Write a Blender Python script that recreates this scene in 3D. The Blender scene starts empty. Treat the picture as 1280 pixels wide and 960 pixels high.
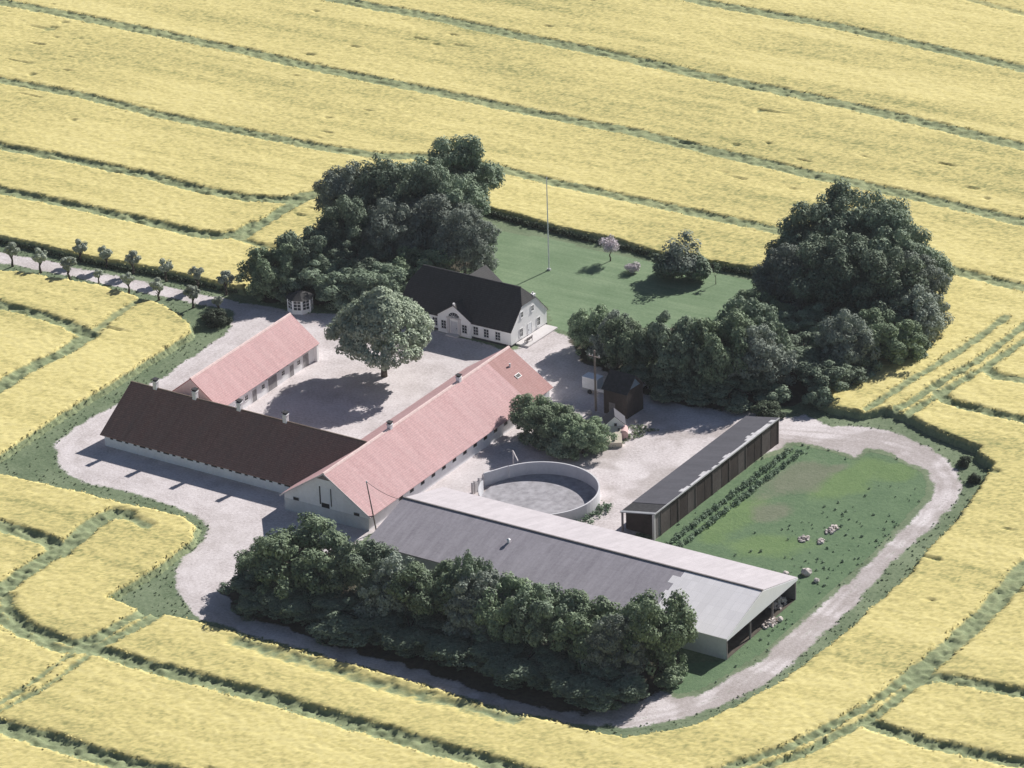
import bpy, bmesh, math, random
import numpy as np
from mathutils import Vector, Matrix
from mathutils.geometry import tessellate_polygon
R = math.radians
random.seed(7)
rng = np.random.default_rng(7)
S = bpy.context.scene
COL = S.collection

# ------------------------------------------------------------ camera, sky, sun, exposure
cd = bpy.data.cameras.new("camera")
cam = bpy.data.objects.new("camera", cd)
COL.objects.link(cam)
cd.sensor_width = 36.0
cd.lens = 126.56
cd.clip_start = 1.0
cd.clip_end = 12000.0
_r, _u, _b = (0.85064, 0.52497, -0.02856), (-0.19653, 0.3679, 0.90886), (0.48763, -0.7675, 0.41612)
cam.matrix_world = Matrix(((_r[0], _u[0], _b[0], 269.30), (_r[1], _u[1], _b[1], -373.18), (_r[2], _u[2], _b[2], 230.81), (0, 0, 0, 1)))
S.camera = cam

SUN_AZ, SUN_EL = 80.0, 32.0            # azimuth counter-clockwise from +x
w = bpy.data.worlds.new("World")
S.world = w
w.use_nodes = True
wn = w.node_tree
sky = wn.nodes.new("ShaderNodeTexSky")
sky.sky_type = 'NISHITA'
sky.sun_disc = False
sky.sun_elevation = R(SUN_EL)
sky.sun_rotation = R(90.0 - SUN_AZ)
sky.air_density = 0.75
sky.dust_density = 0.6
bg = wn.nodes["Background"]
bg.inputs[1].default_value = 0.05
wn.links.new(sky.outputs[0], bg.inputs[0])
sl = bpy.data.lights.new("sun", 'SUN')
sl.energy = 5.0
sl.angle = R(0.53)
sl.color = (1.0, 0.955, 0.90)
sun = bpy.data.objects.new("sun", sl)
COL.objects.link(sun)
sv = Vector((math.cos(R(SUN_EL)) * math.cos(R(SUN_AZ)), math.cos(R(SUN_EL)) * math.sin(R(SUN_AZ)), math.sin(R(SUN_EL))))
sun.rotation_euler = sv.to_track_quat('Z', 'Y').to_euler()
S.view_settings.view_transform = 'Standard'
S.view_settings.look = 'None'
S.view_settings.gamma = 1.0
S.view_settings.use_curve_mapping = False
S.view_settings.exposure = 0.42
S.render.engine = 'CYCLES'
S.cycles.max_bounces = 6
S.cycles.transparent_max_bounces = 4
S.cycles.volume_bounces = 0

# ------------------------------------------------------------ layout (metres; x along the dark barn, y along the long pink barn)
CLEAR = [[(-118.6,60.0),(-108.5,60.5),(-99.9,60.5),(-89.9,60.2),(-81.4,60.8),(-75.4,61.6),(-67.1,61.4),(-58.0,61.3),(-58.9,65.4),(-61.5,76.4),(-61.9,84.1),(-62.6,97.2),(-58.6,108.5),(-51.1,112.4),(-41.6,110.2),(-34.6,109.4),(-25.9,108.2),(-16.6,108.3),(-4.7,106.3),(9.7,107.6),(13.8,108.2),(24.9,115.2),(34.4,116.5),(42.3,110.6),(46.0,107.1),(45.6,92.0),(44.3,78.0),(43.6,67.3),(47.1,66.0),(51.9,66.3),(54.4,69.6),(59.4,68.1),(65.2,65.5),(72.0,63.9),(72.5,61.8),(76.0,59.7),(77.4,51.8),(79.0,41.4),(79.6,27.6),(80.3,23.7),(80.1,2.0),(78.9,-11.7),(77.3,-18.5),(74.4,-27.3),(68.5,-33.3),(64.2,-34.1),(60.0,-34.1),(54.1,-34.8),(47.8,-34.7),(35.8,-34.1),(27.2,-34.2),(17.8,-34.4),(12.1,-34.7),(7.4,-34.5),(2.2,-34.2),(-1.7,-34.8),(-5.4,-35.8),(-10.2,-34.7),(-12.0,-34.7),(-11.6,-30.7),(-11.2,-24.3),(-11.7,-15.4),(-14.1,-11.3),(-16.9,-10.0),(-21.9,-10.0),(-32.2,-10.6),(-43.6,-10.8),(-50.0,-11.5),(-58.4,-12.4),(-54.2,-17.4),(-53.5,-7.3),(-54.5,9.0),(-54.7,24.8),(-55.2,43.7),(-57.6,46.4),(-64.1,49.9),(-70.0,51.2),(-80.8,52.3),(-90.3,51.1),(-95.9,50.8),(-99.2,49.1),(-108.9,48.3)]]
TRAM = [(4.2,0.9,[(-257.8,167.2),(-198.2,160.7),(-189.0,159.7),(-172.8,159.5),(-147.8,158.5),(-125.4,157.3),(-108.0,155.9),(-84.8,155.3),(-56.7,153.9),(-36.4,153.7),(-22.3,151.9),(1.0,150.0),(20.3,149.0),(49.6,145.9),(109.3,139.6)]),(4.6,0.85,[(-207.6,201.2),(-148.0,194.1),(-128.8,191.8),(-106.6,191.4),(-86.8,189.6),(-69.2,188.6),(-55.7,187.2),(-41.0,185.7),(-19.3,184.6),(-0.6,182.8),(35.5,177.9),(95.0,169.8)]),(4.4,0.8,[(-141.3,238.1),(-82.3,227.2),(-61.8,223.4),(-30.7,222.3),(-10.6,219.4),(19.2,215.0),(78.6,206.2)]),(3.0,0.5,[(-96.4,260.0),(-37.0,251.7),(-17.7,249.0),(6.7,243.4),(65.2,230.0)]),(3.6,0.9,[(-226.9,123.6),(-166.9,122.8),(-159.0,122.7),(-138.9,123.1),(-120.0,121.3),(-107.4,121.2),(-84.1,121.2),(-72.4,122.4),(-63.6,126.5),(-52.3,127.1),(-39.8,126.1),(-25.5,125.5),(-7.2,124.6),(3.4,124.5),(20.9,123.0),(38.6,122.6),(49.9,121.4),(60.8,120.5),(120.6,115.6)]),(3.4,1.0,[(-203.9,96.5),(-143.9,94.9),(-136.3,94.7),(-119.7,95.6),(-100.6,95.3),(-89.5,94.2),(-80.9,94.9),(-74.6,97.3),(-71.7,103.1),(-72.0,108.1)]),(2.8,1.0,[(-71.8,107.7),(-71.7,101.8),(-72.8,94.9),(-72.4,88.5),(-72.0,82.2),(-72.1,79.7)]),(3.4,1.0,[(-189.9,78.7),(-129.9,77.9),(-122.6,77.8),(-102.1,77.9),(-87.4,77.7),(-79.3,77.5),(-75.3,78.4),(-73.1,81.2),(-73.0,85.7)]),(1.6,0.6,[(-73.5,79.4),(-66.0,78.1),(-61.5,78.8)]),(3.0,1.0,[(-155.0,40.0),(-95.0,37.7),(-89.8,37.5),(-83.0,37.4),(-75.2,36.5),(-69.9,34.9)]),(3.4,1.0,[(-70.5,-53.4),(-69.5,6.6),(-69.4,12.4),(-69.9,18.5),(-68.9,26.6),(-69.3,34.9)]),(2.2,0.6,[(-69.3,34.9),(-70.7,43.9),(-70.7,51.0)]),(3.4,1.0,[(-102.9,-29.8),(-43.1,-25.5),(-38.9,-25.2),(-32.9,-25.3),(-28.8,-25.9),(-26.0,-27.5)]),(3.6,1.0,[(-27.6,-105.8),(-26.4,-45.8),(-26.3,-40.7),(-26.7,-35.9),(-26.9,-29.1),(-26.5,-25.0),(-27.6,-19.1),(-27.2,-14.2),(-25.3,-13.8)]),(2.0,0.7,[(-25.3,-13.8),(-20.3,-15.1)]),(2.2,1.0,[(-24.4,-41.6),(-22.1,-44.3),(-18.0,-46.7),(-13.2,-47.6),(-8.3,-47.8),(-6.3,-45.4),(-5.8,-40.5),(-5.3,-36.2)]),(1.8,0.9,[(-77.6,-10.6),(-27.2,-43.1),(-21.3,-46.9),(-15.5,-48.9),(-8.7,-49.8),(-6.1,-48.9),(-4.6,-46.5),(-3.7,-41.5),(-3.1,-36.0)]),(3.4,1.0,[(-6.5,-47.5),(-0.2,-47.9),(4.7,-47.9),(11.3,-47.9),(21.5,-47.4),(26.8,-47.3),(34.8,-47.6),(42.3,-47.4),(50.1,-47.7),(58.1,-47.3),(65.0,-47.2),(125.0,-46.3)]),(4.0,1.0,[(-67.4,-75.2),(-7.6,-70.3),(-2.7,-69.9),(3.8,-69.8),(10.1,-69.7),(17.9,-69.7),(24.7,-69.0),(84.4,-62.9)]),(0.9,0.8,[(-6.6,-49.6),(-6.2,-57.3),(-6.5,-65.2),(-6.6,-69.9),(-7.9,-129.9)]),(0.9,0.8,[(-4.2,-49.3),(-3.9,-58.5),(-5.2,-66.8),(-5.5,-71.2),(-9.6,-131.1)]),(3.6,0.9,[(92.3,105.8),(93.6,45.8),(93.9,31.9),(94.7,19.5),(94.5,8.2),(93.7,-2.7)]),(1.5,1.0,[(93.3,-2.0),(91.8,-12.5),(90.2,-18.9),(88.0,-26.1),(84.0,-33.4),(82.2,-37.3),(57.1,-91.8)]),(1.5,1.0,[(94.9,-2.8),(93.9,-13.4),(92.1,-19.5),(90.5,-25.6),(87.9,-31.3),(86.5,-34.9),(64.8,-90.8)]),(2.8,1.0,[(94.0,-3.7),(96.7,-0.8),(102.0,-0.1),(113.5,0.8),(173.3,5.5)]),(2.8,1.0,[(93.4,-15.8),(96.4,-16.2),(102.9,-16.7),(109.5,-16.2),(115.3,-15.6),(120.4,-15.0),(180.0,-8.0)]),(1.4,1.0,[(55.3,67.0),(56.7,75.2),(57.5,83.5),(59.0,91.3),(60.3,121.7),(62.9,181.6)]),(1.4,1.0,[(57.6,66.3),(58.7,74.9),(59.8,82.7),(61.1,90.8),(63.4,114.6),(69.2,174.3)]),(1.6,0.8,[(51.9,68.4),(53.0,79.8),(54.5,90.7),(55.4,100.4),(55.9,109.2)]),(2.0,1.0,[(61.3,89.8),(63.9,87.9),(68.3,88.6),(74.4,89.5),(133.8,98.3)]),(2.0,1.0,[(58.6,78.5),(60.9,76.4),(63.1,76.0),(68.2,75.8),(80.7,75.2),(140.6,72.3)])]
THIN = [(3.0,[(11.2,-36.6),(26.1,-37.1),(37.2,-37.3),(44.3,-36.8),(53.7,-36.3)])]
LANE = [(-118.1,57.1),(-106.1,57.4),(-93.7,58.0),(-81.2,58.2),(-69.0,58.3),(-57.2,58.9),(-54.1,54.5),(-55.6,55.5),(-66.3,54.7),(-78.5,54.6),(-90.8,54.3),(-103.1,53.7),(-115.0,53.4)]
YARD = [(-58.1,58.3),(-52.9,59.5),(-45.3,59.9),(-39.5,63.0),(-30.1,65.0),(-7.5,62.8),(-7.1,72.9),(-3.5,72.0),(4.1,69.0),(14.7,64.4),(26.6,60.8),(35.1,60.4),(41.6,62.3),(46.2,52.2),(38.0,35.6),(42.1,20.3),(39.0,13.0),(35.6,5.6),(13.8,10.7),(7.7,-0.3),(8.7,-6.2),(9.6,-24.6),(12.4,-30.9),(8.3,-32.6),(1.7,-32.6),(-1.5,-30.7),(-6.5,-26.8),(-9.9,-22.7),(-11.2,-18.1),(-11.6,-13.3),(-13.4,-9.7),(-17.3,-7.3),(-21.5,-6.9),(-30.4,-6.1),(-37.8,-6.6),(-42.9,-5.4),(-47.9,-1.3),(-50.4,2.4),(-51.6,8.2),(-50.6,16.8),(-50.7,28.4),(-51.1,38.2),(-52.2,49.7)]
TRACK = [[(0.8,-31.5),(8.6,-33.0),(35.0,-33.0),(47.1,-33.5),(59.1,-32.7),(62.8,-31.7),(66.6,-30.2),(71.0,-25.7),(74.5,-20.3),(77.2,-11.2),(77.4,-6.5),(77.7,2.3),(77.3,14.9),(76.4,27.8),(76.5,38.4),(75.9,48.1),(74.7,53.0),(72.6,56.4),(68.7,60.0),(64.7,62.4),(60.7,63.7),(57.8,64.6),(52.9,64.2),(49.2,61.9),(43.4,63.9),(41.1,60.7),(44.9,52.7),(46.3,54.7),(48.7,55.1),(53.2,55.3),(56.7,54.4),(57.0,57.7),(60.9,58.2),(64.6,56.5),(68.2,55.2),(70.6,52.0),(72.3,47.9),(72.7,43.8),(73.2,35.5),(73.8,26.4),(73.7,16.1),(73.6,9.6),(73.6,0.8),(73.6,-5.4),(72.6,-11.3),(71.2,-17.4),(68.8,-20.6),(62.3,-18.5),(41.9,-15.2),(22.2,-14.6),(7.2,-15.8),(6.4,-22.4)]]
LAWN = [(-39.0,104.9),(-24.3,105.4),(-14.6,104.9),(-4.0,105.1),(10.6,105.9),(14.7,106.5),(26.5,95.1),(26.5,84.4),(7.2,77.6),(-3.5,73.7),(-6.5,73.2),(-12.1,80.8),(-25.1,86.3),(-35.8,88.3),(-41.5,97.2)]
PADD = [(44.1,16.9),(44.9,52.7),(46.0,55.2),(49.7,55.6),(56.7,54.4),(57.0,57.7),(60.7,58.7),(64.4,57.0),(68.3,55.5),(70.9,52.2),(72.6,48.1),(73.1,43.4),(74.1,26.5),(74.1,15.8),(74.0,0.6),(74.0,-5.7),(73.0,-11.6),(71.4,-17.8),(67.6,-23.6),(64.7,-12.2),(69.4,-8.7),(69.0,13.1)]
PATH_E = [(41.7,-32.9),(57.4,-30.7),(64.4,-30.3),(70.2,-24.1),(73.5,-17.3),(75.2,-7.4),(75.5,1.1),(75.2,15.7),(75.2,28.0),(74.8,40.3),(74.2,48.6),(72.3,53.2),(68.2,57.9),(63.0,60.6),(57.6,61.1),(50.7,58.9),(43.7,57.0)]
PATH_W = [(7.9,-32.0),(0.5,-28.3),(-7.0,-21.7),(-9.9,-12.1),(-14.9,-7.7),(-25.5,-5.3),(-35.7,-5.4),(-42.8,-3.4),(-47.6,0.8),(-49.3,6.5),(-48.9,15.8),(-48.5,29.6),(-50.1,49.0),(-49.9,57.5),(-57.2,56.6),(-80.0,56.5),(-104.6,55.6)]
LITTER_SHADE = [[(0.2,-25.0),(5.6,-28.9),(11.1,-29.0),(22.0,-29.7),(32.4,-30.0),(45.3,-30.7),(57.4,-30.7),(61.2,-29.0),(65.0,-23.2),(67.0,-16.3),(60.0,-4.8),(40.5,-2.5),(14.6,-3.0),(-0.2,-11.1)],[(-1.9,71.1),(5.4,64.5),(18.0,58.8),(26.7,58.2),(38.4,61.9),(41.8,68.9),(43.9,94.3),(43.1,107.4),(37.7,115.6),(20.5,106.6),(22.0,92.7),(5.9,79.8)],[(-58.9,63.9),(-52.5,61.2),(-42.1,64.5),(-35.1,72.7),(-31.1,90.8),(-36.0,100.0),(-47.3,106.3),(-62.2,96.5),(-60.7,75.2)]]
BARE = [((53.0,44.3),9,4,80),((54.5,32.8),5,3,75),((56.0,49.8),3,1.6,60)]
LITE = [((51.2,28.1),9,3.5,85),((59.3,47.1),9,4,85),((64.3,52.7),5,3,60),((58.7,23.7),6,4,30)]
CH = {'D':[(-39.0,12.4),(-31.6,12.1),(-23.4,11.7),(-15.0,11.8)],'P':[(-0.9,35.9),(-0.2,17.2)]}
POLN = [(-100.0,52.9),(-94.0,53.0),(-88.0,53.1),(-82.6,54.8),(-75.7,53.5),(-69.5,53.4),(-62.6,51.8),(-57.7,54.0)]
POLF = [(-90.9,60.1),(-85.6,61.7),(-79.9,62.0),(-73.1,60.6),(-66.8,60.1),(-60.9,60.2)]
HEDGE = [(-42.1,109.9),(-34.4,109.0),(-25.9,108.1),(-16.2,107.6),(-4.8,106.6),(9.8,107.3),(15.0,107.4)]
LHEDGE = [(-119.1,60.5),(-108.5,60.4),(-99.9,60.5),(-90.0,60.2),(-81.5,60.7),(-75.3,61.3),(-67.1,61.4),(-59.1,61.5)]
WHEDGE = [(-53.7,-10.9),(-53.7,-7.2),(-54.9,9.3),(-54.9,24.9),(-55.1,35.4),(-56.0,44.1)]

# ------------------------------------------------------------ helpers
def tag(o, label=None, cat=None, group=None, kind=None):
    if label: o["label"] = label
    if cat: o["category"] = cat
    if group: o["group"] = group
    if kind: o["kind"] = kind
    return o

def empty(name, loc=(0, 0, 0), rz=0.0):
    o = bpy.data.objects.new(name, None)
    COL.objects.link(o)
    o.empty_display_size = 0.5
    o.location = loc
    o.rotation_euler = (0, 0, rz)
    return o

def copy_tree(o, parent=None):
    c = o.copy()
    COL.objects.link(c)
    c.parent = parent
    for ch in list(o.children):
        copy_tree(ch, c)
    return c

def uvbox(me):
    """UVs in metres: u along the horizontal of each face, v up its slope."""
    uv = me.uv_layers.new(name="UVMap")
    for p in me.polygons:
        n = p.normal
        t = Vector((0, 0, 1)).cross(n)
        t = t.normalized() if t.length > 1e-4 else Vector((1, 0, 0))
        b = n.cross(t)
        for li in p.loop_indices:
            co = me.vertices[me.loops[li].vertex_index].co
            uv.data[li].uv = (co.dot(t), co.dot(b))

class MB:
    def __init__(self):
        self.v = []
        self.f = []
    def poly(self, *pts):
        i = len(self.v)
        self.v += [tuple(p) for p in pts]
        self.f.append(tuple(range(i, i + len(pts))))
        return self
    def hexa(self, a, b):
        """a: 4 bottom corners counter-clockwise from above, b: the 4 top corners"""
        i = len(self.v)
        self.v += [tuple(p) for p in a] + [tuple(p) for p in b]
        self.f += [(i+3, i+2, i+1, i), (i+4, i+5, i+6, i+7), (i, i+1, i+5, i+4), (i+1, i+2, i+6, i+5), (i+2, i+3, i+7, i+6), (i+3, i, i+4, i+7)]
        return self
    def box(self, x0, y0, z0, x1, y1, z1):
        a = [(x0, y0), (x1, y0), (x1, y1), (x0, y1)]
        return self.hexa([(x, y, z0) for x, y in a], [(x, y, z1) for x, y in a])
    def slab(self, q, t):
        """a thick sheet: q = 4 corners, counter-clockwise seen from the outside; t = thickness below"""
        n = (Vector(q[1]) - Vector(q[0])).cross(Vector(q[3]) - Vector(q[0])).normalized()
        lo = [Vector(p) - n * t for p in q]
        return self.hexa(lo, q)
    def prism_y(self, prof, y0, y1):
        """prof: (x, z) outline, counter-clockwise seen from -y"""
        n = len(prof); i = len(self.v)
        self.v += [(x, y0, z) for x, z in prof] + [(x, y1, z) for x, z in prof]
        self.f.append(tuple(range(i, i + n)))
        self.f.append(tuple(range(i + 2 * n - 1, i + n - 1, -1)))
        for k in range(n):
            l = (k + 1) % n
            self.f.append((i + l, i + k, i + n + k, i + n + l))
        return self
    def prism_x(self, prof, x0, x1):
        """prof: (y, z) outline, counter-clockwise seen from +x"""
        n = len(prof); i = len(self.v)
        self.v += [(x1, y, z) for y, z in prof] + [(x0, y, z) for y, z in prof]
        self.f.append(tuple(range(i, i + n)))
        self.f.append(tuple(range(i + 2 * n - 1, i + n - 1, -1)))
        for k in range(n):
            l = (k + 1) % n
            self.f.append((i + l, i + k, i + n + k, i + n + l))
        return self
    def tube(self, p0, p1, r0, r1=None, n=8):
        r1 = r0 if r1 is None else r1
        p0, p1 = Vector(p0), Vector(p1)
        d = (p1 - p0).normalized()
        a = d.orthogonal().normalized()
        b = d.cross(a)
        i = len(self.v)
        for p, r in ((p0, r0), (p1, r1)):
            for k in range(n):
                t = 2 * math.pi * k / n
                self.v.append(tuple(p + (a * math.cos(t) + b * math.sin(t)) * r))
        self.f.append(tuple(range(i + n - 1, i - 1, -1)))
        self.f.append(tuple(range(i + n, i + 2 * n)))
        for k in range(n):
            l = (k + 1) % n
            self.f.append((i + k, i + l, i + n + l, i + n + k))
        return self
    def build(self, name, mat, parent=None, smooth=False, loc=None):
        me = bpy.data.meshes.new(name)
        me.from_pydata(self.v, [], self.f)
        me.update()
        uvbox(me)
        if mat: me.materials.append(mat)
        if smooth:
            for p in me.polygons: p.use_smooth = True
        o = bpy.data.objects.new(name, me)
        COL.objects.link(o)
        o.parent = parent
        if loc: o.location = loc
        return o

# ------------------------------------------------------------ numpy noise and distances
def vnoise(x, y, scale, seed):
    r = np.random.default_rng(seed).random((256, 256)).astype(np.float32)
    x = x / scale + 1000.0; y = y / scale + 1000.0
    xi = np.floor(x).astype(np.int64); yi = np.floor(y).astype(np.int64)
    fx = x - xi; fy = y - yi
    fx = fx * fx * (3 - 2 * fx); fy = fy * fy * (3 - 2 * fy)
    a = r[xi % 256, yi % 256]; b = r[(xi + 1) % 256, yi % 256]
    c = r[xi % 256, (yi + 1) % 256]; d = r[(xi + 1) % 256, (yi + 1) % 256]
    return (a * (1 - fx) + b * fx) * (1 - fy) + (c * (1 - fx) + d * fx) * fy

def sstep(a, b, x):
    t = np.clip((x - a) / (b - a), 0, 1)
    return t * t * (3 - 2 * t)

def seg_dist(x, y, pts, closed=False, cap=1e9):
    d = np.full(x.shape, cap, np.float32)
    n = len(pts)
    for i in range(n if closed else n - 1):
        ax, ay = pts[i]; bx, by = pts[(i + 1) % n]
        if cap < 1e8:
            m = (x > min(ax, bx) - cap) & (x < max(ax, bx) + cap) & (y > min(ay, by) - cap) & (y < max(ay, by) + cap)
            if not m.any(): continue
            px, py = x[m], y[m]
        else:
            m = None; px, py = x, y
        dx, dy = bx - ax, by - ay
        t = np.clip(((px - ax) * dx + (py - ay) * dy) / (dx * dx + dy * dy + 1e-9), 0, 1)
        q = np.hypot(px - ax - t * dx, py - ay - t * dy)
        if m is None: d = np.minimum(d, q)
        else: d[m] = np.minimum(d[m], q)
    return d

def inside(x, y, pts):
    c = np.zeros(x.shape, bool)
    n = len(pts)
    for i in range(n):
        ax, ay = pts[i]; bx, by = pts[(i + 1) % n]
        if ay == by: continue
        c ^= ((ay > y) != (by > y)) & (x < (bx - ax) * (y - ay) / (by - ay) + ax)
    return c

def sdist(x, y, pts, cap=6.0):
    d = seg_dist(x, y, pts, True, cap)
    return np.where(inside(x, y, pts), d, -d)

def grid_mesh(name, X, Y, Z, keep, mat, attrs, parent=None, smooth=False, extra=None):
    """regular grid surface; keep = mask of quads; attrs = {name: per-vertex values}"""
    ny, nx = X.shape
    idx = np.arange(nx * ny).reshape(ny, nx)
    q = np.stack([idx[:-1, :-1], idx[:-1, 1:], idx[1:, 1:], idx[1:, :-1]], -1)[keep]
    used = np.zeros(nx * ny, bool); used[q.ravel()] = True
    remap = np.cumsum(used) - 1
    q = remap[q]
    co = np.stack([X.ravel()[used], Y.ravel()[used], Z.ravel()[used]], 1).astype(np.float32)
    vals = {k: a.ravel()[used].astype(np.float32) for k, a in attrs.items()}
    if extra:
        q = np.concatenate([q, np.arange(len(extra[0])).reshape(-1, 4) + len(co)])
        co = np.concatenate([co, extra[0].astype(np.float32)])
        vals = {k: np.concatenate([v, extra[1][k].astype(np.float32)]) for k, v in vals.items()}
    me = raw_mesh(name, co, q)
    for k, a in vals.items():
        at = me.attributes.new(k, 'FLOAT', 'POINT')
        at.data.foreach_set("value", a)
    if smooth:
        me.polygons.foreach_set("use_smooth", np.ones(len(q), bool))
    me.materials.append(mat)
    o = bpy.data.objects.new(name, me)
    COL.objects.link(o)
    o.parent = parent
    return o

def raw_mesh(name, co, q):
    me = bpy.data.meshes.new(name)
    n, k = q.shape
    me.vertices.add(len(co)); me.vertices.foreach_set("co", co.astype(np.float32).ravel())
    me.loops.add(n * k); me.loops.foreach_set("vertex_index", q.astype(np.int32).ravel())
    me.polygons.add(n)
    me.polygons.foreach_set("loop_start", np.arange(0, n * k, k, dtype=np.int32))
    me.update(calc_edges=True)
    me.validate()
    return me

# ------------------------------------------------------------ materials
class NT:
    def __init__(self, name, rough=0.9, spec=0.2):
        self.m = bpy.data.materials.new(name)
        self.m.use_nodes = True
        self.t = self.m.node_tree
        self.p = self.t.nodes["Principled BSDF"]
        self.p.inputs["Roughness"].default_value = rough
        self.p.inputs["Specular IOR Level"].default_value = spec
    def n(self, kind, **kw):
        x = self.t.nodes.new("ShaderNode" + kind)
        for k, v in kw.items():
            if hasattr(x, k): setattr(x, k, v)
            else: x.inputs[k].default_value = v
        return x
    def l(self, a, b): self.t.links.new(a, b)
    def pos(self): return self.n("NewGeometry").outputs["Position"]
    def uv(self): return self.n("TexCoord").outputs["UV"]
    def obj(self): return self.n("TexCoord").outputs["Object"]
    def scale(self, vec, s):
        m = self.n("Mapping"); m.inputs["Scale"].default_value = s
        self.l(vec, m.inputs["Vector"]); return m.outputs[0]
    def noise(self, vec, scale, detail=4, rough=0.6):
        x = self.n("TexNoise"); x.inputs["Scale"].default_value = scale
        x.inputs["Detail"].default_value = detail; x.inputs["Roughness"].default_value = rough
        self.l(vec, x.inputs["Vector"]); return x.outputs["Fac"]
    def ramp(self, fac, *stops):
        x = self.n("ValToRGB"); e = x.color_ramp.elements
        while len(e) < len(stops): e.new(0.5)
        for k, (p, c) in enumerate(stops):
            e[k].position = p; e[k].color = (c if isinstance(c, tuple) else (c, c, c)) + (1,)
        self.l(fac, x.inputs[0]); return x.outputs[0]
    def mix(self, fac, a, b, mode='MIX'):
        x = self.n("Mix", data_type='RGBA', blend_type=mode)
        for s, v in ((0, fac), (6, a), (7, b)):
            if isinstance(v, (float, int)): x.inputs[s].default_value = v
            elif isinstance(v, tuple): x.inputs[s].default_value = v + (1,)
            else: self.l(v, x.inputs[s])
        return x.outputs[2]
    def math(self, op, a, b=0.0):
        x = self.n("Math", operation=op)
        for s, v in ((0, a), (1, b)):
            if isinstance(v, (float, int)): x.inputs[s].default_value = v
            else: self.l(v, x.inputs[s])
        return x.outputs[0]
    def attr(self, name): return self.n("Attribute", attribute_name=name).outputs["Fac"]
    def col(self, c):
        if isinstance(c, tuple): self.p.inputs["Base Color"].default_value = c + (1,)
        else: self.l(c, self.p.inputs["Base Color"])
        return self
    def bump(self, h, strength=0.4, dist=0.1):
        b = self.n("Bump"); b.inputs["Strength"].default_value = strength; b.inputs["Distance"].default_value = dist
        self.l(h, b.inputs["Height"]); self.l(b.outputs[0], self.p.inputs["Normal"]); return self

def plain(name, c, var=0.25, scale=1.5, rough=0.85, spec=0.2, bump=0.0):
    t = NT(name, rough, spec)
    nz = t.noise(t.obj(), scale, 5, 0.65)
    f = t.ramp(nz, (0.3, tuple(x * (1 - var) for x in c)), (0.7, tuple(min(1, x * (1 + var)) for x in c)))
    t.col(f)
    if bump: t.bump(nz, bump, 0.05)
    return t.m

def grass_colour(t, dark=(0.105, 0.15, 0.085), light=(0.235, 0.285, 0.18)):
    p = t.pos()
    a = t.noise(p, 0.11, 4, 0.6)
    b = t.noise(p, 1.7, 4, 0.75)
    c = t.mix(0.55, t.ramp(a, (0.35, 0.0), (0.65, 1.0)), t.ramp(b, (0.3, 0.0), (0.7, 1.0)))
    return t.ramp(c, (0.15, dark), (0.85, light)), b

def gravel_colour(t):
    p = t.pos()
    a = t.noise(p, 0.16, 5, 0.6)
    b = t.noise(p, 2.6, 5, 0.75)
    c = t.mix(0.6, a, b)
    return t.ramp(c, (0.34, (0.40, 0.355, 0.35)), (0.5, (0.63, 0.58, 0.585)), (0.66, (0.79, 0.745, 0.755))), b

# base ground: grass and crop stubble near the farm, a patchwork of fields far out
t = NT("ground_grass", 0.95, 0.1)
g, bh = grass_colour(t)
d = t.n("VectorMath", operation='LENGTH'); t.l(t.pos(), d.inputs[0])
vo = t.n("TexVoronoi"); vo.inputs["Scale"].default_value = 0.0045; t.l(t.pos(), vo.inputs["Vector"])
fc = t.ramp(vo.outputs["Color"], (0.12, (0.13, 0.18, 0.07)), (0.18, (0.60, 0.52, 0.21)), (0.8, (0.58, 0.5, 0.2)), (0.9, (0.2, 0.24, 0.1)))
t.col(t.mix(t.ramp(t.math('DIVIDE', d.outputs["Value"], 1000.0), (0.140, 0.0), (0.143, 1.0)), g, fc))
t.bump(bh, 0.4, 0.15)
M_GROUND = t.m

t = NT("gravel", 0.95, 0.1)
g, bh = grass_colour(t)
gv, gb = gravel_colour(t)
fine = t.noise(t.pos(), 1.9, 5, 0.85)
k = t.math('ADD', t.attr("gravel"), t.math('MULTIPLY', t.math('SUBTRACT', fine, 0.5), 1.3))
tread = t.attr("tread")
soil = t.mix(0.75, gv, (0.285, 0.245, 0.225))
gv2 = t.mix(t.math('MULTIPLY', tread, t.ramp(fine, (0.3, 0.35), (0.65, 1.0))), gv, soil)
t.col(t.mix(t.ramp(k, (0.4, 0.0), (0.62, 1.0)), g, gv2))
t.bump(gb, 0.5, 0.08)
M_GRAVEL = t.m

t = NT("litter_with_shade", 0.95, 0.1)
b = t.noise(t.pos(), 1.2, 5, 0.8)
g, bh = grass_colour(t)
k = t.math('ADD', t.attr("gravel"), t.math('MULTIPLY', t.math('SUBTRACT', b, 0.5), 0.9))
lit = t.ramp(b, (0.3, (0.05, 0.045, 0.035)), (0.7, (0.12, 0.11, 0.08)))  # near-black litter colour, carries part of the tree shade
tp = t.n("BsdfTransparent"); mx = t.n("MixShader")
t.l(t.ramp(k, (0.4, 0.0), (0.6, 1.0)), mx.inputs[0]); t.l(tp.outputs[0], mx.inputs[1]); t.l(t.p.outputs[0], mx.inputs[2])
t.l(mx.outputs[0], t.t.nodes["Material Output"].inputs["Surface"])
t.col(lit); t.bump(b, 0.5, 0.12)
M_LITTER_SHADE = t.m

t = NT("lawn_grass", 0.95, 0.1)
p = t.pos()
a = t.noise(p, 0.13, 4, 0.6); b = t.noise(p, 2.2, 4, 0.75)
m_ = t.noise(t.scale(p, (0.06, 0.9, 1)), 1.0, 3, 0.6)
c = t.mix(0.4, t.mix(0.5, a, m_), b)
t.col(t.ramp(c, (0.36, (0.125, 0.195, 0.105)), (0.5, (0.18, 0.255, 0.15)), (0.64, (0.25, 0.325, 0.20))))
t.bump(b, 0.3, 0.1)
M_LAWN = t.m

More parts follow.
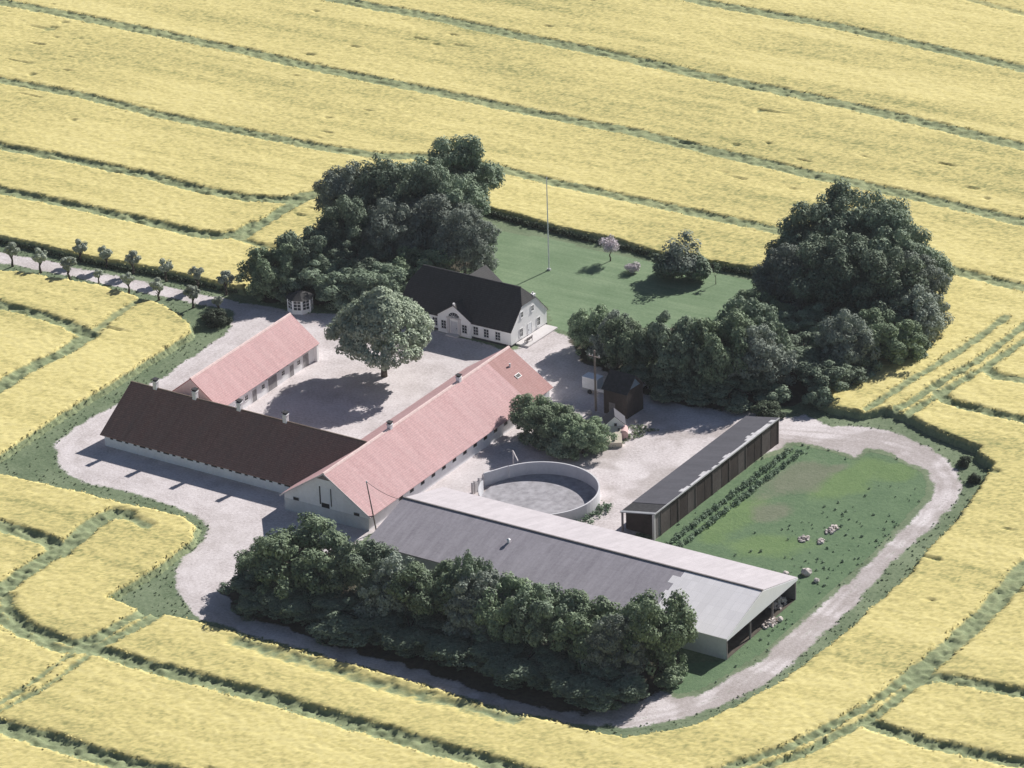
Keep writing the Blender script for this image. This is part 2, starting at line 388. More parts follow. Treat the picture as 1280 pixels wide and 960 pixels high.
t = NT("paddock_grass", 0.95, 0.1)
p = t.pos()
a = t.noise(p, 0.3, 5, 0.65); b = t.noise(p, 1.6, 5, 0.8)
c = t.mix(0.6, a, b)
base = t.ramp(c, (0.3, (0.085, 0.145, 0.08)), (0.7, (0.18, 0.26, 0.145)))
lite = t.ramp(c, (0.3, (0.12, 0.195, 0.08)), (0.7, (0.205, 0.29, 0.125)))
bare = t.ramp(c, (0.3, (0.14, 0.165, 0.105)), (0.7, (0.24, 0.25, 0.185)))
jit = t.math('MULTIPLY', t.math('SUBTRACT', b, 0.5), 0.9)
x = t.mix(t.ramp(t.math('ADD', t.attr("lite"), jit), (0.25, 0.0), (0.75, 0.85)), base, lite)
t.col(t.mix(t.ramp(t.math('ADD', t.attr("bare"), jit), (0.3, 0.0), (0.7, 0.9)), x, bare))
t.bump(b, 0.6, 0.2)
M_PADD = t.m

t = NT("rapeseed", 0.9, 0.1)
z = t.n("SeparateXYZ"); t.l(t.pos(), z.inputs[0])
p = t.pos()
fine = t.noise(p, 2.6, 5, 0.9)
bl = t.math('ADD', t.attr("bloom"), t.math('MULTIPLY', t.math('SUBTRACT', fine, 0.5), 0.85))
yel = t.ramp(bl, (0.05, (0.28, 0.285, 0.115)), (0.3, (0.475, 0.43, 0.18)), (0.55, (0.62, 0.54, 0.225)), (0.9, (0.72, 0.635, 0.285)))
grn = t.ramp(fine, (0.3, (0.18, 0.225, 0.115)), (0.7, (0.34, 0.385, 0.225)))
hz = t.math('ADD', z.outputs["Z"], t.math('MULTIPLY', t.math('SUBTRACT', fine, 0.5), 0.25))
tk_ = t.ramp(t.math('ADD', t.attr("track"), t.math('MULTIPLY', t.math('SUBTRACT', fine, 0.5), 0.5)), (0.35, 1.0), (0.75, 0.12))
t.col(t.mix(t.math('MULTIPLY', tk_, t.ramp(t.math('DIVIDE', hz, 2.0), (0.34, 0.0), (0.52, 1.0))), grn, yel))
M_RAPE = t.m

def leaf_mat(name, dark, light, trans=0.12):
    t = NT(name, 0.75, 0.25)
    c = t.ramp(t.attr("tint"), (0.0, dark), (1.0, light))
    oi = t.n("ObjectInfo")
    hs = t.n("HueSaturation")
    t.l(t.math('ADD', t.math('MULTIPLY', oi.outputs["Random"], 0.5), 0.78), hs.inputs["Value"])
    t.l(c, hs.inputs["Color"])
    t.col(hs.outputs[0])
    tr = t.n("BsdfTranslucent"); t.l(hs.outputs[0], tr.inputs["Color"])
    mx = t.n("MixShader"); mx.inputs[0].default_value = trans
    t.l(t.p.outputs[0], mx.inputs[1]); t.l(tr.outputs[0], mx.inputs[2])
    t.l(mx.outputs[0], t.t.nodes["Material Output"].inputs["Surface"])
    return t.m
M_LEAF = leaf_mat("leaf_broad", (0.095, 0.135, 0.09), (0.285, 0.36, 0.25))
M_LEAF_GREY = leaf_mat("leaf_greyish", (0.145, 0.175, 0.145), (0.33, 0.38, 0.315))
M_LEAF_PALE = leaf_mat("leaf_chestnut", (0.18, 0.225, 0.16), (0.42, 0.48, 0.36))
M_LEAF_LIGHT = leaf_mat("leaf_fresh", (0.105, 0.155, 0.09), (0.3, 0.38, 0.235))
M_LEAF_WILLOW = leaf_mat("leaf_willow", (0.28, 0.32, 0.25), (0.48, 0.52, 0.43))
M_LEAF_DARK = leaf_mat("leaf_hedge", (0.03, 0.05, 0.027), (0.065, 0.09, 0.05), 0.15)
M_BLOSSOM = leaf_mat("blossom_pink", (0.52, 0.46, 0.50), (0.74, 0.68, 0.71))
M_WEED = leaf_mat("leaf_weed", (0.09, 0.15, 0.095), (0.23, 0.315, 0.21), 0.25)
M_TUFT = leaf_mat("grass_blade", (0.15, 0.2, 0.12), (0.27, 0.33, 0.21), 0.3)
M_BARK = plain("bark", (0.10, 0.085, 0.07), 0.35, 3.0, 0.95)

def tile_mat(name, c1, c2, mortar, weather):
    t = NT(name, 0.8, 0.25)
    uv = t.uv()
    br = t.n("TexBrick"); br.offset = 0.0
    br.inputs["Scale"].default_value = 1.0
    br.inputs["Brick Width"].default_value = 0.24; br.inputs["Row Height"].default_value = 0.34
    br.inputs["Mortar Size"].default_value = 0.03; br.inputs["Bias"].default_value = 0.0
    br.inputs["Color1"].default_value = c1 + (1,); br.inputs["Color2"].default_value = c2 + (1,); br.inputs["Mortar"].default_value = mortar + (1,)
    t.l(uv, br.inputs["Vector"])
    st = t.noise(t.scale(uv, (0.35, 0.06, 1)), 1.0, 4, 0.65)
    f2 = t.noise(uv, 1.3, 4, 0.75)
    fac = t.mix(0.5, st, f2)
    s2 = t.noise(t.scale(uv, (1.1, 0.10, 1)), 1.0, 5, 0.75)
    f3 = t.noise(uv, 3.2, 3, 0.85)
    cc = t.mix(t.ramp(fac, (0.38, 0.0), (0.66, 0.6)), br.outputs["Color"], weather)
    sh = t.ramp(t.mix(0.5, s2, f3), (0.34, 0.80), (0.5, 0.95), (0.66, 1.12))
    t.col(t.mix(1.0, cc, sh, 'MULTIPLY'))
    t.bump(br.outputs["Fac"], -0.35, 0.04)
    return t.m
M_TILE = tile_mat("red_pantile", (0.57, 0.335, 0.335), (0.66, 0.415, 0.42), (0.44, 0.27, 0.27), (0.66, 0.46, 0.46))
M_TILE_OLD = tile_mat("weathered_pantile", (0.45, 0.24, 0.225), (0.52, 0.30, 0.28), (0.36, 0.2, 0.19), (0.50, 0.31, 0.30))
M_TILE_DARK = tile_mat("brown_pantile", (0.37, 0.20, 0.155), (0.50, 0.28, 0.22), (0.22, 0.12, 0.095), (0.27, 0.20, 0.165))
M_SLATE = tile_mat("dark_slate", (0.052, 0.05, 0.052), (0.072, 0.07, 0.072), (0.035, 0.035, 0.037), (0.062, 0.062, 0.065))
M_RIDGE = plain("mortared_ridge", (0.80, 0.62, 0.59), 0.15, 2.0)
M_RIDGE_DARK = plain("dark_ridge", (0.16, 0.12, 0.10), 0.25, 2.0)

def corr_mat(name, c, var, dark, period=0.18):
    t = NT(name, 0.85, 0.2)
    uv = t.uv()
    wv = t.n("TexWave", wave_type='BANDS', bands_direction='X'); wv.inputs["Scale"].default_value = 0.314 / period
    t.l(uv, wv.inputs["Vector"])
    st = t.noise(t.scale(uv, (0.9, 0.12, 1)), 1.0, 5, 0.7)
    f2 = t.noise(uv, 2.2, 4, 0.8)
    br = t.n("TexBrick"); br.offset = 0.0
    br.inputs["Scale"].default_value = 1.0; br.inputs["Brick Width"].default_value = 1.1; br.inputs["Row Height"].default_value = 1.75
    br.inputs["Mortar Size"].default_value = 0.02; br.inputs["Color1"].default_value = (0.93, 0.93, 0.93, 1); br.inputs["Color2"].default_value = (1, 1, 1, 1); br.inputs["Mortar"].default_value = (0.84, 0.84, 0.84, 1)
    t.l(uv, br.inputs["Vector"])
    base = t.ramp(t.mix(0.45, st, f2), (0.32, dark), (0.52, c), (0.72, tuple(min(1, x * (1 + var)) for x in c)))
    t.col(t.mix(1.0, base, br.outputs["Color"], 'MULTIPLY'))
    t.bump(wv.outputs["Fac"], 0.25, 0.05)
    return t.m
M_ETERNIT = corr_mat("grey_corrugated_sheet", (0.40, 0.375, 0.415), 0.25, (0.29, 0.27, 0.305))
M_ETERNIT_SUNLIT = corr_mat("sunlit_corrugated_sheet", (0.52, 0.485, 0.51), 0.14, (0.44, 0.41, 0.43))  # same grey sheet, paler: the far slope's sunlight is put into its colour
M_ETERNIT_PALE = corr_mat("pale_corrugated_sheet", (0.93, 0.90, 0.92), 0.06, (0.88, 0.85, 0.87))
M_FELT = corr_mat("dark_roof_sheet", (0.115, 0.115, 0.135), 0.2, (0.09, 0.09, 0.105))
M_FELT_PALE = plain("bleached_roof_edge", (0.62, 0.61, 0.63), 0.2, 1.2)

def wall_mat(name, c, dirt, amount=0.5):
    t = NT(name, 0.9, 0.15)
    o = t.obj()
    a = t.noise(t.scale(o, (0.5, 0.5, 0.25)), 1.0, 5, 0.65)
    b = t.noise(o, 2.5, 5, 0.7)
    t.col(t.mix(t.ramp(t.mix(0.45, a, b), (0.42, 0.0), (0.72, amount)), c, dirt))
    t.bump(b, 0.25, 0.03)
    return t.m
M_WHITE = wall_mat("whitewash", (0.95, 0.95, 0.95), (0.74, 0.73, 0.71), 0.3)
M_LIME = wall_mat("limewashed_brick", (0.90, 0.91, 0.93), (0.66, 0.66, 0.67), 0.7)
M_LIME_LOW = wall_mat("stained_limewash", (0.68, 0.70, 0.72), (0.48, 0.48, 0.48), 0.7)
M_CONC = wall_mat("concrete", (0.66, 0.66, 0.69), (0.44, 0.44, 0.46), 0.6)
M_CONC_LIGHT = wall_mat("pale_concrete", (0.68, 0.65, 0.65), (0.5, 0.47, 0.46), 0.6)
M_CREAM = wall_mat("cream_render", (0.80, 0.72, 0.60), (0.55, 0.46, 0.38), 0.6)
M_CLAD = wall_mat("pale_cladding", (0.88, 0.90, 0.93), (0.7, 0.72, 0.75), 0.4)
M_TAR = wall_mat("tarred_board", (0.060, 0.047, 0.043), (0.12, 0.095, 0.085), 0.7)
M_TAR_PALE = wall_mat("worn_tarred_board", (0.105, 0.088, 0.082), (0.20, 0.17, 0.16), 0.8)
M_SOIL = plain("dark_soil", (0.10, 0.085, 0.07), 0.3, 1.0, 0.95)
M_BOARD = wall_mat("weathered_board", (0.20, 0.18, 0.18), (0.36, 0.33, 0.33), 0.8)
M_PAINT = plain("white_paint", (0.84, 0.84, 0.84), 0.06, 3.0, 0.5, 0.4)
M_DARK = plain("dark_opening", (0.022, 0.022, 0.025), 0.3, 2.0, 0.6)
M_DOOR = plain("grey_door", (0.30, 0.29, 0.30), 0.25, 1.5)
M_CAP = plain("dark_cap", (0.05, 0.05, 0.055), 0.3, 2.0)
M_WOODPOLE = plain("pole_wood", (0.24, 0.20, 0.18), 0.3, 1.0)
M_STEEL = plain("grey_steel", (0.35, 0.36, 0.38), 0.15, 1.0, 0.5, 0.5)
M_STONE = plain("pale_stone", (0.62, 0.56, 0.53), 0.35, 1.2, 0.95, 0.2, 0.6)
M_SLURRY = plain("grey_slurry_crust", (0.35, 0.34, 0.365), 0.3, 0.9, 0.9, 0.2, 0.3)
M_RUST = plain("pinkish_rust", (0.60, 0.42, 0.41), 0.25, 1.5, 0.8)
M_SKY_TINT = plain("sky_tinted_board", (0.20, 0.26, 0.33), 0.2, 1.5)  # blue of reflected sky put into the board colour
t = NT("window_glass", 0.12, 0.6); t.col((0.035, 0.04, 0.048)); M_GLASS = t.m

# ------------------------------------------------------------ terrain
me = MB()
for i in range(8):
    for j in range(8):
        x0, y0 = -4000 + i * 1000, -4000 + j * 1000
        me.poly((x0, y0, 0), (x0 + 1000, y0, 0), (x0 + 1000, y0 + 1000, 0), (x0, y0 + 1000, 0))
tag(me.build("ground", M_GROUND), kind="structure")

HAZE = True
if HAZE:
    hb = MB().box(-4100, -4100, -1.0, 4100, 4100, 236.0).build("haze", None)
    hm = bpy.data.materials.new("haze_air"); hm.use_nodes = True
    hn = hm.node_tree
    hn.nodes.remove(hn.nodes["Principled BSDF"])
    pv = hn.nodes.new("ShaderNodeVolumePrincipled")
    pv.inputs["Color"].default_value = (0.93, 0.95, 1.0, 1)
    pv.inputs["Density"].default_value = 0.000045
    pv.inputs["Anisotropy"].default_value = 0.0
    hn.links.new(pv.outputs[0], hn.nodes["Material Output"].inputs["Volume"])
    hb.data.materials.append(hm)
    tag(hb, kind="stuff")

def sheet(name, poly, z, res, mat, attrfn, grow=1.6, height=None):
    xs = [p[0] for p in poly]; ys = [p[1] for p in poly]
    X, Y = np.meshgrid(np.arange(min(xs) - grow, max(xs) + grow, res), np.arange(min(ys) - grow, max(ys) + grow, res))
    sd = sdist(X, Y, poly, 8.0)
    keep = (sd > -grow)
    kq = keep[:-1, :-1] & keep[1:, :-1] & keep[:-1, 1:] & keep[1:, 1:]
    Z = np.full(X.shape, z, np.float32) if height is None else z + height(X, Y, sd)
    return tag(grid_mesh(name, X, Y, Z, kq, mat, attrfn(X, Y, sd)), kind="structure")

GRAV = [LANE, YARD] + TRACK
def grav_attr(X, Y, sd):
    d = np.full(X.shape, -9.0, np.float32)
    for g in GRAV: d = np.maximum(d, sdist(X, Y, g, 6.0))
    d = d + (vnoise(X, Y, 2.4, 3) - 0.5) * 0.8 + (vnoise(X, Y, 0.6, 4) - 0.5) * 0.5
    # ruts: two dark bands parallel to the edges of the track
    e = np.minimum(seg_dist(X, Y, PATH_E, False, 6.0), seg_dist(X, Y, PATH_W, False, 6.0)) + (vnoise(X, Y, 5.0, 5) - 0.5) * 0.7
    tr = np.exp(-((e - 0.95) / 0.34) ** 2) * 0.85 + np.exp(-((e - 2.5) / 0.5) ** 2) * 0.4
    tr = tr * (0.35 + 0.65 * (X > 40)) * (0.4 + 0.9 * vnoise(X, Y, 4.0, 12))
    patch = sstep(0.46, 0.68, vnoise(X, Y, 6.0, 6) * 0.6 + vnoise(X, Y, 1.9, 8) * 0.4) * 0.85
    mid = np.exp(-(seg_dist(X, Y, PATH_E, False, 6.0) / 0.42) ** 2) * (X > 62) * sstep(.3, .7, vnoise(X, Y, 3.1, 14))
    return {"gravel": 0.5 + 0.5 * np.clip(d / 0.9, -1, 1) - 0.42 * mid, "tread": np.clip(tr + patch * np.where(X > 14, 1.0, 0.35), 0, 1)}
sheet("farmyard", YARD, 0.012, 0.4, M_GRAVEL, grav_attr)
sheet("lane", LANE, 0.016, 0.35, M_GRAVEL, grav_attr)
sheet("track", TRACK[0], 0.020, 0.35, M_GRAVEL, grav_attr, 1.2)
def litter_shade_attr(X, Y, sd):
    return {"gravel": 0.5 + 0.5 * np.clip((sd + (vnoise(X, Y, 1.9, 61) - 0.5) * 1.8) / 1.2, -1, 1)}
for lp in LITTER_SHADE: sheet("woodland_floor_shade", lp, 0.026, 0.5, M_LITTER_SHADE, litter_shade_attr, 1.4)  # dark floor sheets under the trees, coloured to deepen their shade
sheet("lawn", LAWN, 0.008, 0.8, M_LAWN, lambda X, Y, sd: {}, 0.4)

def ell(X, Y, c, a, b, ang):
    ca, sa = math.cos(R(ang)), math.sin(R(ang))
    u = (X - c[0]) * ca + (Y - c[1]) * sa; v = -(X - c[0]) * sa + (Y - c[1]) * ca
    return np.clip(1.35 - np.sqrt((u / a) ** 2 + (v / b) ** 2), 0, 1)
def padd_attr(X, Y, sd):
    n = (vnoise(X, Y, 3.0, 11) - 0.5) * 0.6
    b = np.zeros(X.shape); l = np.zeros(X.shape)
    for e in BARE: b = np.maximum(b, ell(X, Y, *e))
    for e in LITE: l = np.maximum(l, ell(X, Y, *e))
    return {"bare": np.clip(b + n * (b > 0), 0, 1), "lite": np.clip(l + n * (l > 0), 0, 1)}
sheet("paddock", PADD, 0.006, 0.5, M_PADD, padd_attr, 0.3,
      lambda X, Y, sd: 0.0 * X)

# ------------------------------------------------------------ rapeseed: one height field with the tramlines cut into it
def rapeseed():
    res = 0.34
    X, Y = np.meshgrid(np.arange(-250, 160, res), np.arange(-125, 330, res))
    X = X + (vnoise(X, Y, 0.5, 90) - 0.5) * 0.2
    # what the camera and a step to its side can see
    view = [(-244, 150), (-248, 186), (-5, 314), (48, 296), (156, -22), (136, -46), (6, -118), (-40, -108)]
    vis = inside(X, Y, view)
    h = np.zeros(X.shape, np.float32)
    x, y = X[vis], Y[vis]
    ragged = (vnoise(x, y, 2.3, 21) - 0.5) * 0.55 + (rng.random(x.shape) - 0.5) * 0.6
    clear = sdist(x, y, CLEAR[0], 6.0)
    crop = sstep(-0.1, 0.75, -clear + ragged * 0.6)
    dip = np.zeros(x.shape, np.float32)
    for wd, dep, pts in TRAM:
        wd = wd * (0.82 if wd > 2 else 1.0)
        d = seg_dist(x, y, pts, False, wd + 2.0)
        dip = np.maximum(dip, dep * sstep(wd / 2 + 0.6, wd / 2 - 0.6, d + ragged * 0.8))
    thin = np.zeros(x.shape, np.float32)
    for wd, pts in THIN:
        d = seg_dist(x, y, pts, False, wd + 3.0)
        thin = np.maximum(thin, sstep(wd / 2 + 1.2, 0, d + ragged * 1.2))
    jit = rng.random(x.shape).astype(np.float32)
    top = 1.22 + (vnoise(x, y, 9, 31) - 0.5) * 0.14 + (vnoise(x, y, 1.1, 32) - 0.5) * 0.05 + (jit - 0.5) * 0.13
    top -= 0.55 * thin * (0.5 + 0.8 * vnoise(x, y, 0.9, 33))
    floor = 0.36 + 0.42 * sstep(0.3, 0.8, vnoise(x, y, 0.9, 34) * 0.6 + vnoise(x, y, 2.6, 35) * 0.4) + jit * 0.22 + 0.30 * np.clip((y - 70) / 60, 0, 1)
    hh = crop * (top * (1 - dip) + floor * dip)
    # pits where the crop is missing
    pit = sstep(0.9, 0.97, vnoise(x * 0.35, y, 1.6, 36)) * sstep(0.62, 0.75, vnoise(x, y, 23, 37))
    hh *= 1 - 0.3 * pit
    h[vis] = hh
    base_ = np.zeros(X.shape, np.float32); base_[vis] = crop * (1 - dip)
    bloom = np.zeros(X.shape, np.float32)
    green = np.zeros(X.shape, np.float32)
    green[vis] = np.clip(dip * 1.15, 0, 1)
    # drilling runs along x: density bands stretched along the rows
    b = 0.52 + 0.6 * (vnoise(x * 0.12, y, 2.2, 41) - 0.5) + 0.75 * (vnoise(x * 0.3, y, 9.0, 42) - 0.5) + 0.5 * (vnoise(x, y, 0.8, 43) - 0.5) + 1.0 * (rng.random(x.shape) - 0.5)
    far = np.clip((y - 60) / 150, 0, 1)
    b = b * 0.55 + 0.29 - 0.05 * far + (0.10 + 0.22 * far) * (vnoise(x * 0.045, y, 4.5, 44) - 0.5) + 0.10 * (vnoise(x, y, 26.0, 45) - 0.5) - 0.33 * thin - 0.25 * pit - 0.18 * dip
    bloom[vis] = b
    mx = np.maximum(np.maximum(h[:-1, :-1], h[1:, :-1]), np.maximum(h[:-1, 1:], h[1:, 1:]))
    # loose flower heads and stems standing out of the sheet, thickest along the edges
    gx, gy = np.gradient(base_)
    steep = np.clip((np.hypot(gx, gy) - 0.12) / 0.3, 0, 1)
    hx_ = h
    pr = np.where(h > 0.1, 1.9 * steep * (hx_ > 0.35) * (green < 0.45), 0)
    nn = rng.poisson(pr * vis)
    ii = np.repeat(np.arange(h.size), nn.ravel())
    M = len(ii)
    hx = h.ravel()[ii]
    px = X.ravel()[ii] + rng.uniform(-.2, .2, M); py = Y.ravel()[ii] + rng.uniform(-.2, .2, M)
    pz = hx + rng.uniform(-.10, .16, M) * np.where(hx > 0.9, 1.0, 1.5)
    nv = rng.normal(size=(M, 3)) * 0.34 + np.array([0, 0.22, 1.0]); nv /= np.linalg.norm(nv, axis=1, keepdims=True)
    ta = np.cross(nv, rng.normal(size=(M, 3))); ta /= np.linalg.norm(ta, axis=1, keepdims=True)
    tb = np.cross(nv, ta)
    sz = rng.uniform(.06, .18, M)[:, None]
    pc = np.stack([px, py, pz], 1)
    cards = np.stack([pc - ta * sz, pc - tb * sz * .8, pc + ta * sz, pc + tb * sz * .8], 1).reshape(-1, 3)
    cb = np.repeat(bloom.ravel()[ii] + rng.uniform(-.14, .14, M), 4)
    Z = np.where(h > 0.02, h, -0.05)
    Y = Y + (rng.random(X.shape) - 0.5) * 0.12
    o = grid_mesh("rapeseed_field", X, Y, Z, mx > 0.06, M_RAPE, {"bloom": bloom, "track": green}, extra=(cards, {"bloom": cb, "track": np.repeat(green.ravel()[ii], 4)}))
    tag(o, "yellow flowering rapeseed crop cut by green tramlines all round the farm", "crop", kind="stuff")
rapeseed()

# ------------------------------------------------------------ foliage
def leaves(cl, n_per, size, seed, inner=0.12):
    """leaf cards spread over clumps cl = (x, y, z, r); returns quad mesh arrays and tint"""
    g = np.random.default_rng(seed)
    cl = np.array(cl, np.float32)
    wts = cl[:, 3] ** 2; wts /= wts.sum()
    N = int(n_per * len(cl))
    k = g.choice(len(cl), N, p=wts)
    d = g.normal(size=(N, 3)); d /= np.linalg.norm(d, axis=1, keepdims=True)
    rr = np.where(g.random(N) < inner, g.random(N) * 0.85, 0.76 + 0.30 * g.random(N))
    p = cl[k, :3] + d * (cl[k, 3] * rr)[:, None] * np.array([1, 1, 0.85])
    nrm = d * 0.95 + g.normal(size=(N, 3)) * 0.36 + np.array([0, 0, 0.45]); nrm /= np.linalg.norm(nrm, axis=1, keepdims=True)
    a = np.cross(nrm, g.normal(size=(N, 3))); a /= np.linalg.norm(a, axis=1, keepdims=True)
    b = np.cross(nrm, a)
    s = size * (0.55 + 0.9 * g.random(N))
    a *= s[:, None] * 0.5; b *= (s * (0.55 + 0.4 * g.random(N)))[:, None] * 0.5
    bend = nrm * (s * 0.12)[:, None]
    co = np.stack([p - a - b * 0.3, p + b - bend * 0.4 - a * 0.2, p + a + b * 0.2 + bend, p - b * 0.9 + a * 0.25], 1).reshape(-1, 3)
    q = np.arange(N * 4).reshape(N, 4)
    ct = g.random(len(cl))
    tint = np.clip(0.5 * g.random(N) + 0.5 * ct[k], 0, 1)
    return co, q, tint

def leaf_mesh(name, cl, n_per, size, seed, mat, inner=0.34, floor=None):
    co, q, tint = leaves(cl, n_per, size, seed, inner)
    if floor is not None:
        keep = (co[q][:, :, 2].min(1) > floor)
        q2 = q[keep]; tint = tint[keep]
        co = co[q2.ravel()]; q = np.arange(len(co)).reshape(-1, 4)
    me = raw_mesh(name, co, q)
    at = me.attributes.new("tint", 'FLOAT', 'FACE')
    at.data.foreach_set("value", tint.astype(np.float32)[:len(me.polygons)])
    me.materials.append(mat)
    return me

def crown_clumps(w, h, z0, n, seed, flat=0.0, cr=(0.15, 0.25), lump=0.18):
    """clumps over an uneven dome of width w between z0 and h"""
    g = np.random.default_rng(seed)
    out = []
    zc = z0 + (h - z0) * (0.5 - 0.32 * flat)
    for i in range(n):
        d = g.normal(size=3); d /= np.linalg.norm(d)
        if flat and d[2] < -0.15: d[2] *= 0.25
        k = (1 - lump) + lump * g.random() * 1.3
        if g.random() < 0.18: k *= 0.5
        r = w * (cr[0] + (cr[1] - cr[0]) * g.random()) * 0.9
        hz = (h - zc) if d[2] > 0 else (zc - z0)
        out.append((d[0] * (w / 2 - r * 0.8) * k, d[1] * (w / 2 - r * 0.8) * k, zc + d[2] * (hz - r * 0.75) * k, r))
    return out

def lobed_clumps(w, h, z0, n, seed, cr):
    """irregular crown of several overlapping lobes of different height"""
    g = np.random.default_rng(seed); out = []
    lobes = [(0, 0, h, w * .30)]
    nl = 5 + seed % 3
    for k in range(nl):
        a = 2 * math.pi * k / nl + g.uniform(-.5, .5)
        rr = w * g.uniform(.20, .33)
        lobes.append((math.cos(a) * rr, math.sin(a) * rr, h * g.uniform(.55, .95), w * g.uniform(.17, .27)))
    for i in range(n):
        lx, ly, lt, lr = lobes[g.integers(len(lobes))]
        d = g.normal(size=3); d /= np.linalg.norm(d); d[2] = abs(d[2]) if g.random() < .7 else d[2]
        r = w * g.uniform(*cr); k = g.uniform(.7, 1.12) if g.random() < .85 else g.uniform(.2, .7)
        lh = (lt - z0) * .5; zc = z0 + lh
        out.append((lx + d[0] * lr * k, ly + d[1] * lr * k, zc + d[2] * (lh - r * .7) * k, r))
    return out

def dome_clumps(w, h, z0, n, seed, rc):
    """wide low dome with an almost flat underside, narrowing to the top"""
    g = np.random.default_rng(seed); out = []
    for i in range(n):
        t = g.random() ** 1.25
        a = g.random() * 2 * math.pi
        k = 1.0 if g.random() < .72 else math.sqrt(g.random())
        r = rc * (.75 + .6 * g.random())
        rad = (w / 2) * (1 - t ** 1.25) ** .72 * k * (.9 + .14 * math.sin(3 * a + seed) + .06 * g.random()) - r * .6
        rad = max(rad, 0)
        out.append((rad * math.cos(a), rad * math.sin(a), z0 + r * .6 + t * (h - z0 - r * 1.3), r))
    return out

def trunk_mb(h, r, limbs, seed, spread=0.3):
    m = MB(); g = random.Random(seed)
    z = 0; p = Vector((0, 0, -0.1)); top = h * 0.55
    pts = [Vector((g.uniform(-.12, .12) * i, g.uniform(-.12, .12) * i, -0.1 + top * i / 4)) for i in range(5)]
    for i in range(4):
        m.tube(pts[i], pts[i + 1], r * (1.15 - 0.2 * i), r * (1.15 - 0.2 * (i + 1)), 9)
    for k in range(limbs):
        a = 2 * math.pi * k / limbs + g.uniform(-.3, .3)
        s = pts[2].lerp(pts[4], g.random())
        e = s + Vector((math.cos(a) * h * spread, math.sin(a) * h * spread, h * g.uniform(.12, .3)))
        mid = s.lerp(e, .5) + Vector((0, 0, h * .03))
        m.tube(s, mid, r * .42, r * .28, 6); m.tube(mid, e, r * .28, r * .1, 6)
    return m

PROTO = {}
def proto(key, name, crown_me, trunk, crown_name="crown", trunk_name="trunk"):
    root = empty(name, (0, 0, -500))
    c = bpy.data.objects.new(crown_name, crown_me); COL.objects.link(c); c.parent = root
    trunk.build(trunk_name, M_BARK, root, smooth=True)
    PROTO[key] = [root, False]

def plant(key, x, y, label, cat, group=None, sw=1.0, sh=1.0, rz=None, name=None):
    root, used = PROTO[key]
    o = copy_tree(root) if used else root
    PROTO[key][1] = True
    if name: o.name = name
    o.location = (x, y, 0)
    o.scale = (sw, sw, sh)
    o.rotation_euler = (0, 0, random.uniform(0, 6.28) if rz is None else rz)
    for k in ("label", "category", "group"):
        if k in o: del o[k]
    tag(o, label, cat, group)
    return o

# crowns: unit prototypes of real size
for k, (wd, ht, z0, n, npc, sz, mat, sd) in {
        "big_a": (14.5, 15.2, 1.0, 150, 270, .38, M_LEAF, 1), "big_b": (15.5, 15.2, .6, 160, 270, .39, M_LEAF, 2), "big_g": (13.5, 14.2, .6, 150, 290, .33, M_LEAF_GREY, 3),
        "mid_a": (10.4, 9.4, -.4, 110, 240, .32, M_LEAF, 4), "mid_b": (11, 9.4, -.4, 115, 240, .32, M_LEAF_LIGHT, 5), "mid_g": (10, 9.4, -.4, 110, 260, .28, M_LEAF_GREY, 6)}.items():
    proto(k, "broadleaf_tree", leaf_mesh("crown", lobed_clumps(wd, ht, z0, int(n * 1.6), sd, (.04, .12)), int(npc * .72), sz, sd + 50, mat, floor=0.03), trunk_mb(ht, ht * .024, 7, sd))
proto("bush", "bush", leaf_mesh("foliage", crown_clumps(5, 4.2, -.3, 24, 8, 0.3), 190, .34, 58, M_LEAF, floor=0.02), trunk_mb(4, .09, 6, 8), "foliage", "stem")
proto("bush_l", "bush", leaf_mesh("foliage", crown_clumps(5, 4.2, -.3, 24, 9, 0.3), 190, .32, 59, M_LEAF_LIGHT, floor=0.02), trunk_mb(4, .09, 6, 9), "foliage", "stem")
proto("bush_g", "bush", leaf_mesh("foliage", crown_clumps(5, 5, -.3, 26, 10, 0.2), 210, .24, 60, M_LEAF_GREY, floor=0.02), trunk_mb(4.5, .08, 6, 10), "foliage", "stem")
proto("bush_d", "bush", leaf_mesh("foliage", crown_clumps(4.6, 3, -.5, 22, 12, 0.4), 200, .30, 61, M_LEAF_DARK, floor=0.02), trunk_mb(2.6, .08, 6, 12), "foliage", "stem")
proto("chestnut", "chestnut_tree", leaf_mesh("crown", dome_clumps(17.6, 15.0, 5.3, 230, 13, 1.2), 270, .42, 62, M_LEAF_PALE, 0.4), trunk_mb(13.5, .48, 9, 13, .32))
proto("blossom", "blossoming_tree", leaf_mesh("crown", crown_clumps(4.2, 4.6, 1.4, 16, 14, 0.2), 130, .22, 63, M_BLOSSOM, 0.3), trunk_mb(4.4, .12, 6, 14, .26))
proto("blossom_bush", "blossoming_bush", leaf_mesh("foliage", crown_clumps(3.0, 2.0, -.2, 14, 15, 0.3), 120, .2, 64, M_BLOSSOM, 0.2, 0.02), trunk_mb(2.4, .05, 5, 15), "foliage", "stem")
proto("sapling", "sapling", leaf_mesh("crown", crown_clumps(1.7, 4.0, 1.5, 7, 16, 0.0), 26, .22, 65, M_LEAF, 0.3), trunk_mb(4.2, .06, 5, 16, .16))
for i in range(3):
    proto("pollard%d" % i, "pollard_willow", leaf_mesh("crown", crown_clumps(2.7, 4.0, 1.75, 16, 17 + i, 0.0, (.15, .22), .12), 130, .24, 66 + i, M_LEAF_WILLOW), trunk_mb(3.9, .21, 8, 17 + i, .16))

# courtyard chestnut
plant("chestnut", -20.2, 45.6, "round chestnut tree standing alone in the gravel courtyard", "tree", rz=1.0)

